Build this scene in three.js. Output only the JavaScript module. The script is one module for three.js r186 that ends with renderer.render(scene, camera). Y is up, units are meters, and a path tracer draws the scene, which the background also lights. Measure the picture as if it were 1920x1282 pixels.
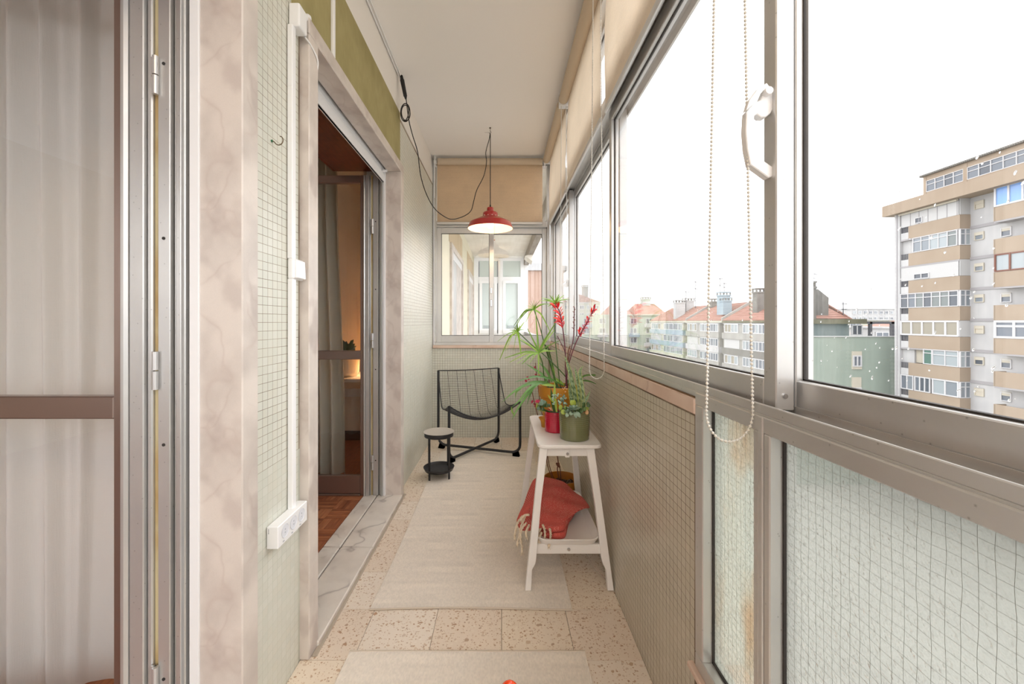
import * as THREE from 'three';
import { mergeGeometries, toCreasedNormals, mergeVertices } from 'three/addons/utils/BufferGeometryUtils.js';
import { RoundedBoxGeometry } from 'three/addons/geometries/RoundedBoxGeometry.js';

// ---------------------------------------------------------------- camera, renderer, sky
const F = 765, CX = 940, CY = 603, EYE = 1.15;          // focal length in pixels of a 1920 x 1282 frame, principal point, eye height
const scene = new THREE.Scene();
const camera = new THREE.PerspectiveCamera(2 * Math.atan(641 / F) * 180 / Math.PI, 1920 / 1282, 0.03, 3000);
camera.position.set(0, EYE, 0);
camera.lookAt(0, EYE, -5);
camera.setViewOffset(1920, 1282, 20, 38, 1920, 1282);
const renderer = new THREE.WebGLRenderer({ antialias: true });
renderer.toneMapping = THREE.LinearToneMapping;
renderer.toneMappingExposure = 2.35;
renderer.shadowMap.enabled = true;

let seed = 7;
const rnd = () => { seed = (seed * 1664525 + 1013904223) >>> 0; return seed / 4294967296; };
const rr = (a, b) => a + (b - a) * rnd();
const lerp = (a, b, t) => a + (b - a) * t, clamp = (x, a, b) => Math.max(a, Math.min(b, x));
const sstep = (a, b, x) => { const t = clamp((x - a) / (b - a), 0, 1); return t * t * (3 - 2 * t); };
function hash(x, y, s) { let h = (x * 374761393 + y * 668265263 + s * 2147483647) | 0; h = Math.imul(h ^ (h >>> 13), 1274126177); return ((h ^ (h >>> 16)) >>> 0) / 4294967296; }
// tileable value noise: u, v in 0..1, n cells across
function vn(u, v, nx, ny, s) {
  const x = u * nx, y = v * ny, xi = Math.floor(x), yi = Math.floor(y), fx = x - xi, fy = y - yi;
  const a = fx * fx * (3 - 2 * fx), b = fy * fy * (3 - 2 * fy), m = (p, q) => ((p % q) + q) % q;
  const h = (i, j) => hash(m(xi + i, nx), m(yi + j, ny), s);
  return lerp(lerp(h(0, 0), h(1, 0), a), lerp(h(0, 1), h(1, 1), a), b);
}
function fbm(u, v, n, oct, s) { let r = 0, a = 0.5, t = 0; for (let i = 0; i < oct; i++) { r += a * vn(u, v, n << i, n << i, s + i); t += a; a *= 0.5; } return r / t; }

// overcast sky: nearly white cloud layer, a little brighter overhead
{
  const w = 256, h = 128, d = new Float32Array(w * h * 4);
  for (let j = 0; j < h; j++) for (let i = 0; i < w; i++) {
    const u = i / w, v = (j + 0.5) / h, el = Math.sin((v - 0.5) * Math.PI);
    const cl = fbm(u, v, 4, 4, 91), k = SKY_LEVEL() * (0.92 + 0.45 * Math.max(0, el) + 0.16 * (cl - 0.5));
    const o = (j * w + i) * 4; d[o] = 0.975 * k; d[o + 1] = 0.975 * k; d[o + 2] = 0.985 * k; d[o + 3] = 1;
  }
  const t = new THREE.DataTexture(d, w, h, THREE.RGBAFormat, THREE.FloatType);
  t.mapping = THREE.EquirectangularReflectionMapping; t.magFilter = THREE.LinearFilter; t.wrapS = THREE.RepeatWrapping; t.needsUpdate = true;
  scene.background = t;
}
function SKY_LEVEL() { return 1.35; }

// ---------------------------------------------------------------- helpers
const V3 = THREE.Vector3;
const v3 = (x, y, z) => new V3(x, y, z);
const P = (px, py, d) => new V3((px - CX) * d / F, EYE - (py - CY) * d / F, -d);   // a point of the place measured on the photo, at a depth
const S = (r, g, b) => new THREE.Color().setRGB(r / 255, g / 255, b / 255, THREE.SRGBColorSpace);
const taken = {}, base = new WeakMap();
function numbered(n) { if (!(n in taken)) { taken[n] = 0; return n; } taken[n]++; return n + '_' + String(taken[n]).padStart(3, '0'); }
function uvBox(g) {
  if (g.index) g = g.toNonIndexed();
  const p = g.attributes.position, n = p.count, uv = new Float32Array(n * 2), a = new V3(), b = new V3(), c = new V3();
  for (let i = 0; i < n; i += 3) {
    a.fromBufferAttribute(p, i); b.fromBufferAttribute(p, i + 1); c.fromBufferAttribute(p, i + 2);
    const m = b.clone().sub(a).cross(c.clone().sub(a)), x = Math.abs(m.x), y = Math.abs(m.y), z = Math.abs(m.z);
    [a, b, c].forEach((q, k) => { const o = (i + k) * 2; if (x >= y && x >= z) { uv[o] = q.z; uv[o + 1] = q.y; } else if (y >= z) { uv[o] = q.x; uv[o + 1] = q.z; } else { uv[o] = q.x; uv[o + 1] = q.y; } });
  }
  g.setAttribute('uv', new THREE.BufferAttribute(uv, 2));
  return g;
}
// box between x0..x1, y0..y1 and depths d0 < d1 with chamfered edges
function bx(x0, x1, y0, y1, d0, d1, c = 0) {
  const cx = (x0 + x1) / 2, cy = (y0 + y1) / 2, cz = -(d0 + d1) / 2, h = [(x1 - x0) / 2, (y1 - y0) / 2, (d1 - d0) / 2];
  if (!c) return uvBox(new THREE.BoxGeometry(h[0] * 2, h[1] * 2, h[2] * 2).translate(cx, cy, cz));
  c = Math.min(c, h[0] * 0.8, h[1] * 0.8, h[2] * 0.8);
  const pt = (s, ax) => s.map((q, i) => q * (i === ax ? h[i] : h[i] - c));
  const tri = [];
  const add = (a, b, d) => {
    const e1 = b.map((q, i) => q - a[i]), e2 = d.map((q, i) => q - a[i]);
    const n = [e1[1] * e2[2] - e1[2] * e2[1], e1[2] * e2[0] - e1[0] * e2[2], e1[0] * e2[1] - e1[1] * e2[0]];
    const m = a.map((q, i) => q + b[i] + d[i]);
    if (n[0] * m[0] + n[1] * m[1] + n[2] * m[2] < 0) tri.push(...a, ...d, ...b); else tri.push(...a, ...b, ...d);
  };
  for (let ax = 0; ax < 3; ax++) for (const s of [-1, 1]) {
    const q = [[-1, -1], [1, -1], [1, 1], [-1, 1]].map(([u, v]) => { const r = [0, 0, 0]; r[ax] = s; r[(ax + 1) % 3] = u; r[(ax + 2) % 3] = v; return pt(r, ax); });
    add(q[0], q[1], q[2]); add(q[0], q[2], q[3]);
  }
  for (let ax = 0; ax < 3; ax++) for (const s of [-1, 1]) for (const t of [-1, 1]) {
    const b = (ax + 1) % 3, d = (ax + 2) % 3, mk2 = (e, w) => { const r = [0, 0, 0]; r[ax] = e; r[b] = s; r[d] = t; return pt(r, w); };
    const q = [mk2(-1, b), mk2(1, b), mk2(1, d), mk2(-1, d)]; add(q[0], q[1], q[2]); add(q[0], q[2], q[3]);
  }
  for (const x of [-1, 1]) for (const y of [-1, 1]) for (const z of [-1, 1]) { const s = [x, y, z]; add(pt(s, 0), pt(s, 1), pt(s, 2)); }
  const g = new THREE.BufferGeometry();
  g.setAttribute('position', new THREE.Float32BufferAttribute(tri, 3)); g.computeVertexNormals(); g.translate(cx, cy, cz);
  return uvBox(g);
}
function clean(g) { if (g.index) g = g.toNonIndexed(); for (const k of Object.keys(g.attributes)) if (!['position', 'normal', 'uv'].includes(k)) g.deleteAttribute(k); if (!g.attributes.uv) g = uvBox(g); return g; }
const merge = (a) => Array.isArray(a) ? (a.length === 1 ? clean(a[0]) : mergeGeometries(a.map(clean))) : clean(a);
// one mesh, its geometry given in the place's own coordinates, under a parent whose base is known
function mk(name, geo, mat, parent = scene) {
  let g = merge(geo); const b = base.get(parent);
  if (b) g.translate(-b.x, -b.y, -b.z);
  const m = new THREE.Mesh(g, mat); m.castShadow = m.receiveShadow = true;
  if (parent === scene) { m.name = numbered(name); } else m.name = name;
  parent.add(m); if (b) base.set(m, b);
  return m;
}
function tag(o, label, category, group, kind) { if (label) o.userData.label = label; if (category) o.userData.category = category; if (group) o.userData.group = group; if (kind) o.userData.kind = kind; return o; }
function thing(name, label, category, at = [0, 0, 0], group, kind) {
  const o = new THREE.Group(); o.name = numbered(name); o.position.set(...at); base.set(o, v3(...at)); scene.add(o);
  return tag(o, label, category, group, kind);
}
const struct = (name, label, category, at) => thing(name, label, category, at, null, 'structure');
function structMesh(name, geo, mat, label, category) { return tag(mk(name, geo, mat), label, category, null, 'structure'); }
function tube(pts, r, radial = 8, seg = 0, closed = false) { const c = new THREE.CatmullRomCurve3(pts, closed, 'catmullrom', 0.5); return new THREE.TubeGeometry(c, seg || Math.max(2, pts.length * 4), r, radial, closed); }
function rod(a, b, r, radial = 8, r2 = r) {
  const d = b.clone().sub(a), l = d.length(), g = new THREE.CylinderGeometry(r2, r, l, radial); g.translate(0, l / 2, 0);
  g.applyQuaternion(new THREE.Quaternion().setFromUnitVectors(v3(0, 1, 0), d.normalize())); g.translate(a.x, a.y, a.z); return g;
}
const lathe = (prof, seg, at) => new THREE.LatheGeometry(prof.map(([r, y]) => new THREE.Vector2(r, y)), seg).translate(...at);
const ball = (p, r, a = 8, b = 6) => new THREE.SphereGeometry(r, a, b).translate(p.x, p.y, p.z);
// a leaf: a ribbon along a curve, folded along its midrib, tapering at both ends
function ribbon(pts, w, { seg = 8, fold = 0.25, face = v3(0, 0.5, 1), wide = 0.35, tip = 0.03, root = 0.5 } = {}) {
  const c = new THREE.CatmullRomCurve3(pts, false, 'catmullrom', 0.5), pos = [], uv = [], idx = [];
  for (let i = 0; i <= seg; i++) {
    const t = i / seg, p = c.getPoint(t), tg = c.getTangent(t), side = tg.clone().cross(face).normalize(), up = side.clone().cross(tg).normalize();
    const k = t < wide ? lerp(root, 1, Math.sin(t / wide * Math.PI / 2)) : lerp(tip, 1, Math.cos((t - wide) / (1 - wide) * Math.PI / 2)), hw = w * 0.5 * k;
    const l = p.clone().addScaledVector(side, -hw).addScaledVector(up, hw * fold), r = p.clone().addScaledVector(side, hw).addScaledVector(up, hw * fold);
    pos.push(l.x, l.y, l.z, p.x, p.y, p.z, r.x, r.y, r.z); uv.push(0, t, 0.5, t, 1, t);
    if (i) { const o = i * 3; for (const j of [0, 1]) idx.push(o - 3 + j, o - 2 + j, o + j, o - 2 + j, o + 1 + j, o + j); }
  }
  const g = new THREE.BufferGeometry(); g.setAttribute('position', new THREE.Float32BufferAttribute(pos, 3)); g.setAttribute('uv', new THREE.Float32BufferAttribute(uv, 2)); g.setIndex(idx); g.computeVertexNormals();
  return g.toNonIndexed();
}
// a prism: an outline in x, y pushed from depth d0 to d1
function prism(pts, d0, d1) { const s = new THREE.Shape(pts.map(([x, y]) => new THREE.Vector2(x, y))); const g = new THREE.ExtrudeGeometry(s, { depth: d1 - d0, bevelEnabled: false }); g.translate(0, 0, -d1); return uvBox(g); }
// a prism along x: an outline in depth, y pushed from x0 to x1
function prismX(pts, x0, x1) { const g = prism(pts, x0, x1); const p = g.attributes.position; for (let i = 0; i < p.count; i++) { const a = p.getX(i), y = p.getY(i), z = p.getZ(i); p.setXYZ(i, -z, y, -a); } const q = g.index ? g.toNonIndexed() : g; const n = q.attributes.position.count; q.deleteAttribute('normal');
  // the swap of axes turns faces over: restore the winding
  const pp = q.attributes.position; let inside = 0; q.computeVertexNormals(); q.computeBoundingBox(); const m = q.boundingBox.getCenter(new V3()); for (let i = 0; i < n; i++) { inside += (pp.getX(i) - m.x) * q.attributes.normal.getX(i) + (pp.getY(i) - m.y) * q.attributes.normal.getY(i) + (pp.getZ(i) - m.z) * q.attributes.normal.getZ(i); }
  if (inside < 0) for (let i = 0; i < n; i += 3) { const a = [pp.getX(i + 1), pp.getY(i + 1), pp.getZ(i + 1)]; pp.setXYZ(i + 1, pp.getX(i + 2), pp.getY(i + 2), pp.getZ(i + 2)); pp.setXYZ(i + 2, ...a); }
  q.computeVertexNormals(); return uvBox(q); }

// ---------------------------------------------------------------- textures and materials
function tex(w, h, fn, { srgb = true, size = 1, sizeY = size } = {}) {
  const d = new Uint8Array(w * h * 4);
  for (let j = 0; j < h; j++) for (let i = 0; i < w; i++) { const c = fn(i / w, j / h), o = (j * w + i) * 4; if (typeof c === 'number') { d[o] = d[o + 1] = d[o + 2] = clamp(c, 0, 255); } else { d[o] = clamp(c[0], 0, 255); d[o + 1] = clamp(c[1], 0, 255); d[o + 2] = clamp(c[2], 0, 255); } d[o + 3] = 255; }
  const t = new THREE.DataTexture(d, w, h, THREE.RGBAFormat); t.wrapS = t.wrapT = THREE.RepeatWrapping; t.magFilter = THREE.LinearFilter; t.minFilter = THREE.LinearMipmapLinearFilter; t.generateMipmaps = true;
  if (srgb) t.colorSpace = THREE.SRGBColorSpace; t.repeat.set(1 / size, 1 / sizeY); t.needsUpdate = true; return t;
}
const mixc = (a, b, t) => a.map((q, i) => lerp(q, b[i], t));
const std = (o) => new THREE.MeshStandardMaterial({ roughness: 0.6, metalness: 0, side: THREE.DoubleSide, ...o });
const phys = (o) => new THREE.MeshPhysicalMaterial({ roughness: 0.6, metalness: 0, side: THREE.DoubleSide, ...o });
function marbleTex(light, dark, vein, s, freq, soft = 0.14) {
  return tex(512, 512, (u, v) => {
    const wx = fbm(u, v, 3, 4, s), wy = fbm(u, v, 3, 4, s + 20), q = fbm(u, v, 4, 5, s + 40);
    let c = mixc(light, dark, clamp((q - 0.3) * 2.3, 0, 1)); const bl = sstep(0.55, 0.72, fbm(u, v, 5, 4, s + 60)); c = mixc(c, [c[0] * 0.93, c[1] * 0.92, c[2] * 0.92], bl);
    const r = Math.abs(Math.sin((u * freq + v * 1 + wx * 1.3) * Math.PI)), r2 = Math.abs(Math.sin((v * freq - u * 2 + wy * 1.5) * Math.PI));
    const k = Math.pow(1 - r, 10) * sstep(0.44, 0.66, wy) * 1.1 + Math.pow(1 - r2, 16) * sstep(0.5, 0.68, wx) * 1.2;
    c = mixc(c, vein, clamp(k, 0, 0.85) * soft); const n = (hash(u * 512 | 0, v * 512 | 0, 3) - 0.5) * 5; return c.map((q2) => q2 + n);
  }, { size: 0.55 });
}
const M = {};
M.marble = std({ map: marbleTex([221, 211, 202], [196, 186, 178], [150, 122, 112], 11, 2), roughness: 0.35 });
M.marbleSill = std({ map: marbleTex([226, 219, 209], [205, 196, 186], [128, 118, 112], 51, 2, 0.5), roughness: 0.3 });
M.marblePink = std({ map: marbleTex([226, 204, 188], [208, 180, 162], [140, 100, 84], 31, 2, 0.3), roughness: 0.5 });
const plasterBump = tex(256, 256, (u, v) => 128 + 90 * (fbm(u, v, 16, 3, 5) - 0.5), { srgb: false, size: 0.5 });
M.plaster = std({ color: S(236, 232, 226), roughness: 0.9, bumpMap: plasterBump, bumpScale: 0.0012 });
M.ceiling = std({ color: S(246, 243, 240), roughness: 0.92, bumpMap: plasterBump, bumpScale: 0.001 });
M.olive = std({ map: tex(256, 256, (u, v) => { const a = fbm(u, v, 5, 5, 61), b = vn(u, v, 64, 20, 66); return mixc([150, 140, 90], [170, 159, 110], clamp(a * 1.5 - 0.3 + (b - 0.5) * 0.25, 0, 1)); }, { size: 0.6 }), roughness: 0.75, bumpMap: plasterBump, bumpScale: 0.0015 });
M.mosaic = [[215, 215, 203], [213, 213, 201], [217, 217, 206], [214, 213, 200], [211, 212, 200]].map(([r, g, b]) => std({ color: S(r, g, b), roughness: 0.28 }));
M.mosaicWarm = [[198, 191, 173], [196, 189, 171], [201, 194, 177]].map(([r, g, b]) => std({ color: S(r, g, b), roughness: 0.35 }));
M.grout = std({ map: tex(256, 256, (u, v) => { const a = fbm(u, v, 6, 4, 71); return mixc([122, 106, 90], [170, 160, 142], clamp(a * 2.4 - 0.75, 0, 1)); }, { size: 0.9 }), roughness: 0.95 });
M.groutDark = std({ map: tex(256, 256, (u, v) => { const a = fbm(u, v, 6, 4, 79); return mixc([96, 76, 60], [160, 148, 128], clamp(a * 2.6 - 0.9, 0, 1)); }, { size: 0.8 }), roughness: 0.95 });
M.groutPale = std({ map: tex(256, 256, (u, v) => { const a = fbm(u, v, 6, 4, 73); return mixc([190, 190, 176], [210, 211, 198], clamp(a * 2 - 0.5, 0, 1)); }, { size: 0.9 }), roughness: 0.95 });
const brush = tex(256, 256, (u, v) => 128 + 60 * (vn(u, v, 128, 4, 81) - 0.5) + 40 * (fbm(u, v, 8, 3, 85) - 0.5), { srgb: false, size: 0.3 });
const aluMap = tex(256, 256, (u, v) => { const a = fbm(u, v, 4, 4, 87), sp = hash(u * 256 | 0, v * 256 | 0, 9) > 0.9985 ? -50 : 0; return [206 + 14 * (a - 0.5) + sp, 205 + 14 * (a - 0.5) + sp, 203 + 12 * (a - 0.5) + sp]; }, { size: 0.5 });
M.alu = std({ map: aluMap, metalness: 0.62, roughness: 0.33, bumpMap: brush, bumpScale: 0.0001 });
M.aluBrownReflection = std({ color: S(158, 140, 132), metalness: 0.8, roughness: 0.28, bumpMap: brush, bumpScale: 0.0001 });  // door leaf aluminium, the room's brown reflection put into its base colour
M.aluBright = std({ color: S(214, 214, 214), metalness: 0.6, roughness: 0.3 });
M.chrome = std({ color: S(200, 200, 200), metalness: 1, roughness: 0.18 });
M.rubber = std({ color: S(52, 48, 46), roughness: 0.7 });
M.dirt = std({ map: tex(128, 128, (u, v) => mixc([96, 70, 48], [140, 112, 84], fbm(u, v, 8, 3, 93)), { size: 0.2 }), roughness: 0.95 });
M.seal = std({ map: tex(64, 256, (u, v) => mixc([206, 192, 150], [176, 140, 84], clamp(fbm(u, v, 4, 4, 97) * 2.4 - 0.9, 0, 1)), { size: 0.5 }), roughness: 0.8 });
M.white = std({ color: S(240, 240, 241), roughness: 0.35 });
M.pvc = std({ color: S(244, 244, 244), roughness: 0.3 });
M.glass = phys({ color: 0xffffff, roughness: 0.0, transmission: 1, thickness: 0, ior: 1.5 });
M.water = phys({ color: 0xffffff, roughness: 0.0, transmission: 1, thickness: 0.002, ior: 1.33 });
M.black = std({ color: S(42, 41, 44), roughness: 0.5 });
M.cord = std({ color: S(24, 22, 22), roughness: 0.5 });
// ================================================================ the balcony's shell
const XL = -0.685, XR = 0.4827, DB = 4.054, HC = 2.766;      // left wall face, right wall face, depth of the end wall, ceiling height
const D2A = 1.454, D2B = 2.66, D1A = -0.25, D1B = 1.028;     // openings of the two balcony doors (depths)
M.mosaicMany = std({ vertexColors: true, roughness: 0.28 });
// mosaic: tiles on the plane of a wall. axis 'x+' (faces +x), 'x-' or 'z+'. The largest in view are meshes of their own, the rest one part.
function tileGeo(a, b, axis) {
  const t = 0.00025, c = 0.0001, p = [[-a, -b], [a, -b], [a, b], [-a, b]], q = [[-a + c, -b + c], [a - c, -b + c], [a - c, b - c], [-a + c, b - c]], v = [];
  const o = ([u, w], h) => axis === 'x+' ? [h, w, -u] : axis === 'x-' ? [-h, w, u] : [u, w, h];
  const tri = (x, y, z) => v.push(...x, ...y, ...z);
  const Q = q.map((k) => o(k, t)), B = p.map((k) => o(k, 0));
  tri(Q[0], Q[1], Q[2]); tri(Q[0], Q[2], Q[3]);
  for (let i = 0; i < 4; i++) { const j = (i + 1) % 4; tri(B[i], B[j], Q[j]); tri(B[i], Q[j], Q[i]); }
  const g = new THREE.BufferGeometry(); g.setAttribute('position', new THREE.Float32BufferAttribute(v, 3)); g.computeVertexNormals(); return g;
}
function mosaic(parent, axis, plane, u0, u1, y0, y1, pu, pv, phu, phv, mats, single) {
  const g = tileGeo(pu / 2 - (axis === 'x-' ? 0.0011 : 0.00085), pv / 2 - 0.0007, axis), b = base.get(parent), all = [];
  const ui = Math.ceil((u0 - phu) / pu), vi = Math.ceil((y0 - phv) / pv);
  for (let i = ui - 1; phu + i * pu < u1; i++) for (let j = vi - 1; phv + j * pv < y1; j++) {
    const u = phu + (i + 0.5) * pu, y = phv + (j + 0.5) * pv;
    if (u < u0 - pu * 0.1 || u > u1 - pu * 0.4 || y < y0 - pv * 0.1 || y > y1 - pv * 0.4) continue;
    const p = axis === 'z+' ? v3(u, y, -plane) : v3(plane, y, -u), d = -p.z, px = CX + F * p.x / d, py = CY - F * (p.y - EYE) / d;
    const seen = d > 0.2 && px > 478 && px < 1303 && py > 4 && py < 1278;
    all.push({ p, k: seen ? 1 / (d * d * d) : 0, m: Math.floor(hash(i, j, 17) * mats.length), sh: 0.985 + 0.03 * hash(i, j, 23) });
  }
  all.sort((x, y) => y.k - x.k);
  all.forEach((t, n) => {
    t.single = n < single && t.k > 0;
    if (t.single) { const m = new THREE.Mesh(g, mats[t.m]); m.name = 'tile'; m.castShadow = m.receiveShadow = true; m.position.copy(t.p).sub(b); parent.add(m); }
  });
  const rest = all.filter((t) => !t.single); if (!rest.length) return;
  const gp = g.attributes.position.array, gn = g.attributes.normal.array, n = gp.length, pos = new Float32Array(n * rest.length), nor = new Float32Array(n * rest.length), col = new Float32Array(n * rest.length);
  rest.forEach((t, k) => { const c = mats[t.m].color, tx = [t.p.x - b.x, t.p.y - b.y, t.p.z - b.z], cc = [c.r * t.sh, c.g * t.sh, c.b * t.sh]; for (let i = 0; i < n; i++) { pos[k * n + i] = gp[i] + tx[i % 3]; nor[k * n + i] = gn[i]; col[k * n + i] = cc[i % 3]; } });
  const bg = new THREE.BufferGeometry(); bg.setAttribute('position', new THREE.BufferAttribute(pos, 3)); bg.setAttribute('normal', new THREE.BufferAttribute(nor, 3)); bg.setAttribute('color', new THREE.BufferAttribute(col, 3));
  const m = new THREE.Mesh(bg, M.mosaicMany); m.name = 'mosaic_field'; m.castShadow = m.receiveShadow = true; m.userData.kind = 'stuff'; parent.add(m);
}
{ // left wall
  const w = struct('wall_left', 'pale green mosaic balcony wall with the two marble door surrounds', 'wall', [XL, 0, -2.2]);
  mk('masonry', [bx(-0.9, XL - 0.002, 0, HC, 1.082, 1.386), bx(-0.9, XL - 0.002, 0, HC, 2.727, 10.3), bx(-0.9, XL - 0.002, 2.186, HC, 1.386, 2.727), bx(-0.9, XL - 0.002, 2.186, HC, -0.32, 1.082), bx(-0.9, XL - 0.002, 0, HC, -1.45, -0.32)], M.plaster, w);
  mk('grout', [bx(XL - 0.003, XL, 0.72, 2.55, 1.06, 1.40), bx(XL - 0.003, XL, 1.1, 2.52, 2.72, DB)], M.grout, w);
  mk('grout', [bx(XL - 0.003, XL, 0, 0.72, 1.06, 1.40), bx(XL - 0.003, XL, 0, 1.1, 2.72, DB)], M.groutPale, w);
  mk('plaster_band', [bx(XL - 0.003, XL + 0.004, 2.535, HC, -1.4, 2.74), bx(XL - 0.003, XL + 0.004, 2.52, HC, 2.74, DB)], M.plaster, w);
  tag(mk('painted_panel', bx(XL - 0.003, XL + 0.006, 2.16, 2.55, 1.33, 2.738, 0.001), M.olive, w), 'olive green painted panel above the marble lintel');
  mk('painted_panel', bx(XL - 0.003, XL + 0.006, 2.16, 2.55, -0.35, 1.10, 0.001), M.olive, w);
  mosaic(w, 'x+', XL, 1.082, 1.388, 0, 2.53, 0.0257, 0.0251, 1.1447, 1.449, M.mosaic, 300);
  mosaic(w, 'x+', XL, 2.727, DB, 0, 2.52, 0.0257, 0.0251, 1.1447, 1.449, M.mosaic, 0);
}
{ // marble door surrounds
  const surround = (a, b, label) => {
    const t = struct('trim_' + (a < 0 ? 1 : 2), label, 'door surround', [-0.7, 0, -b]);
    mk('jamb', bx(-0.764, -0.652, 0, 2.13, b, b + 0.067, 0.003), M.marble, t);
    mk('jamb', bx(-0.764, -0.652, 0, 2.13, a - 0.068, a, 0.003), M.marble, t);
    mk('lintel', bx(-0.745, -0.652, 2.13, 2.186, a - 0.068, b + 0.067, 0.003), M.marble, t);
  };
  surround(D1A, D1B, 'beige marble surround of the door nearest on the left edge');
  surround(D2A, D2B, 'beige marble surround of the open door beside the power strip');
  const s = struct('trim_3', 'grey veined marble threshold slabs in the open doorway', 'threshold', [-0.77, 0, -2.05]);
  for (const [x0, x1, a, b] of [[-0.804, -0.645, 1.44, 2.043], [-0.804, -0.645, 2.049, 2.665], [-0.896, -0.810, 1.44, 2.043], [-0.896, -0.810, 2.049, 2.665]]) mk('slab', bx(x0, x1, -0.02, 0.022, a, b, 0.004), M.marbleSill, s);
  mk('mortar', bx(-0.652, -0.634, -0.01, 0.006, 1.40, 2.72, 0.003), std({ color: S(176, 164, 148), roughness: 0.95 }), s); mk('joint', bx(-0.890, -0.650, -0.02, 0.013, 1.45, 2.66), std({ color: S(112, 102, 92), roughness: 0.95 }), s);
  const s1 = struct('trim_4', 'marble threshold of the nearest door', 'threshold', [-0.77, 0, -0.4]);
  mk('slab', bx(-0.896, -0.645, -0.02, 0.022, D1A, D1B, 0.004), M.marbleSill, s1);
}
{ // floor of terrazzo tiles
  const cv = document.createElement('canvas'); cv.width = cv.height = 1024; const c = cv.getContext('2d');
  c.fillStyle = 'rgb(235,222,206)'; c.fillRect(0, 0, 1024, 1024);
  const cols = ['rgb(210,186,162)', 'rgb(194,164,136)', 'rgb(220,200,178)', 'rgb(184,150,122)', 'rgb(240,229,214)', 'rgb(204,176,150)', 'rgb(214,194,174)', 'rgb(192,166,144)'];
  const chip = (x, y, r, col) => { const n = 5 + Math.floor(rnd() * 3), st = rr(0.5, 1), rot = rnd() * 6.28; c.fillStyle = col; for (const ox of [-1024, 0, 1024]) for (const oy of [-1024, 0, 1024]) { if (x + ox < -40 || x + ox > 1064 || y + oy < -40 || y + oy > 1064) continue; c.beginPath(); for (let i = 0; i < n; i++) { const a = rot + i / n * 6.283, q = r * (0.65 + 0.55 * hash(i, Math.round(x), Math.round(y))); const px = Math.cos(a) * q, py = Math.sin(a) * q * st, X = x + ox + px * Math.cos(rot) - py * Math.sin(rot), Y = y + oy + px * Math.sin(rot) + py * Math.cos(rot); i ? c.lineTo(X, Y) : c.moveTo(X, Y); } c.closePath(); c.fill(); } };
  for (let i = 0; i < 6500; i++) chip(rnd() * 1024, rnd() * 1024, rr(1.2, 4), cols[Math.floor(rnd() * cols.length)]);
  for (let i = 0; i < 1500; i++) chip(rnd() * 1024, rnd() * 1024, rr(3.5, 7), cols[Math.floor(rnd() * cols.length)]);
  for (let i = 0; i < 150; i++) chip(rnd() * 1024, rnd() * 1024, rr(7, 11), cols[Math.floor(rnd() * cols.length)]);
  const t = new THREE.CanvasTexture(cv); t.colorSpace = THREE.SRGBColorSpace; t.wrapS = t.wrapT = THREE.RepeatWrapping; t.repeat.set(1 / 0.9, 1 / 0.9);
  M.terrazzo = [S(255, 255, 255), S(250, 246, 242), S(253, 250, 244)].map((k) => std({ map: t, color: k, roughness: 0.32 }));
  const f = struct('floor', 'beige terrazzo tile floor of the narrow balcony', 'floor', [0, 0, -1.5]);
  mk('bed', bx(-0.9, 0.6, -0.2, -0.003, -1.45, 4.2), std({ color: S(164, 150, 134), roughness: 0.95 }), f);
  const pu = 0.2533, pz = 0.2455;
  for (let i = -3; i < 2; i++) for (let j = -11; j < 11; j++) {
    const x0 = Math.max(XL, 0.001 + i * pu), x1 = Math.min(XR, 0.001 + (i + 1) * pu), d0 = Math.max(-1.3, 1.633 + j * pz), d1 = Math.min(DB, 1.633 + (j + 1) * pz);
    if (x1 - x0 < 0.02 || d1 - d0 < 0.02) continue;
    const g = bx(x0 + 0.001, x1 - 0.001, -0.012, 0, d0 + 0.001, d1 - 0.001, 0.0008), uv = g.attributes.uv, a = rnd(), b = rnd(); for (let k = 0; k < uv.count; k++) uv.setXY(k, uv.getX(k) + a, uv.getY(k) + b);
    mk('tile', g, M.terrazzo[Math.floor(rnd() * 3)], f);
  }
}
structMesh('ceiling', bx(-0.9, 0.62, HC, HC + 0.25, -1.45, 4.2), M.ceiling, 'plain off-white balcony ceiling', 'ceiling');
{ // right wall and sill
  const w = struct('wall_right', 'low mosaic wall under the row of sliding windows', 'wall', [XR, 0, -2.5]);
  mk('masonry', [bx(XR + 0.001, 0.6, 0, 0.92, 1.013, 4.2), bx(XR + 0.001, 0.6, 0, 0.285, -1.45, 1.013)], M.plaster, w);
  mk('grout', [bx(XR, XR + 0.003, 0, 0.92, 1.013, DB), bx(XR, XR + 0.003, 0, 0.285, -1.3, 1.013)], M.groutDark, w);
  mosaic(w, 'x-', XR, 1.016, DB, 0, 0.918, 0.025, 0.0243, 1.0436, 0.9246 - 0.0335, M.mosaicWarm, 300);
  mosaic(w, 'x-', XR, 0.2, 1.016, 0, 0.28, 0.025, 0.0243, 1.0436, 0.9246 - 0.0335, M.mosaicWarm, 0);
  mk('ledge', bx(0.468, 0.6, 0.282, 0.298, -1.3, 1.03, 0.003), M.marblePink, w);
  const s = struct('trim_5', 'stained pink marble window ledge on the low mosaic wall', 'window sill', [0.53, 0.92, -2.5]);
  for (const [a, b] of [[1.010, 2.02], [2.022, 3.04], [3.042, 4.02]]) mk('slab', bx(0.477, 0.6, 0.92, 0.960, a, b, 0.003), M.marblePink, s);
  mk('dirt_joint', bx(0.480, 0.59, 0.9595, 0.963, 1.012, 4.0), M.dirt, s);
}
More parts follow.
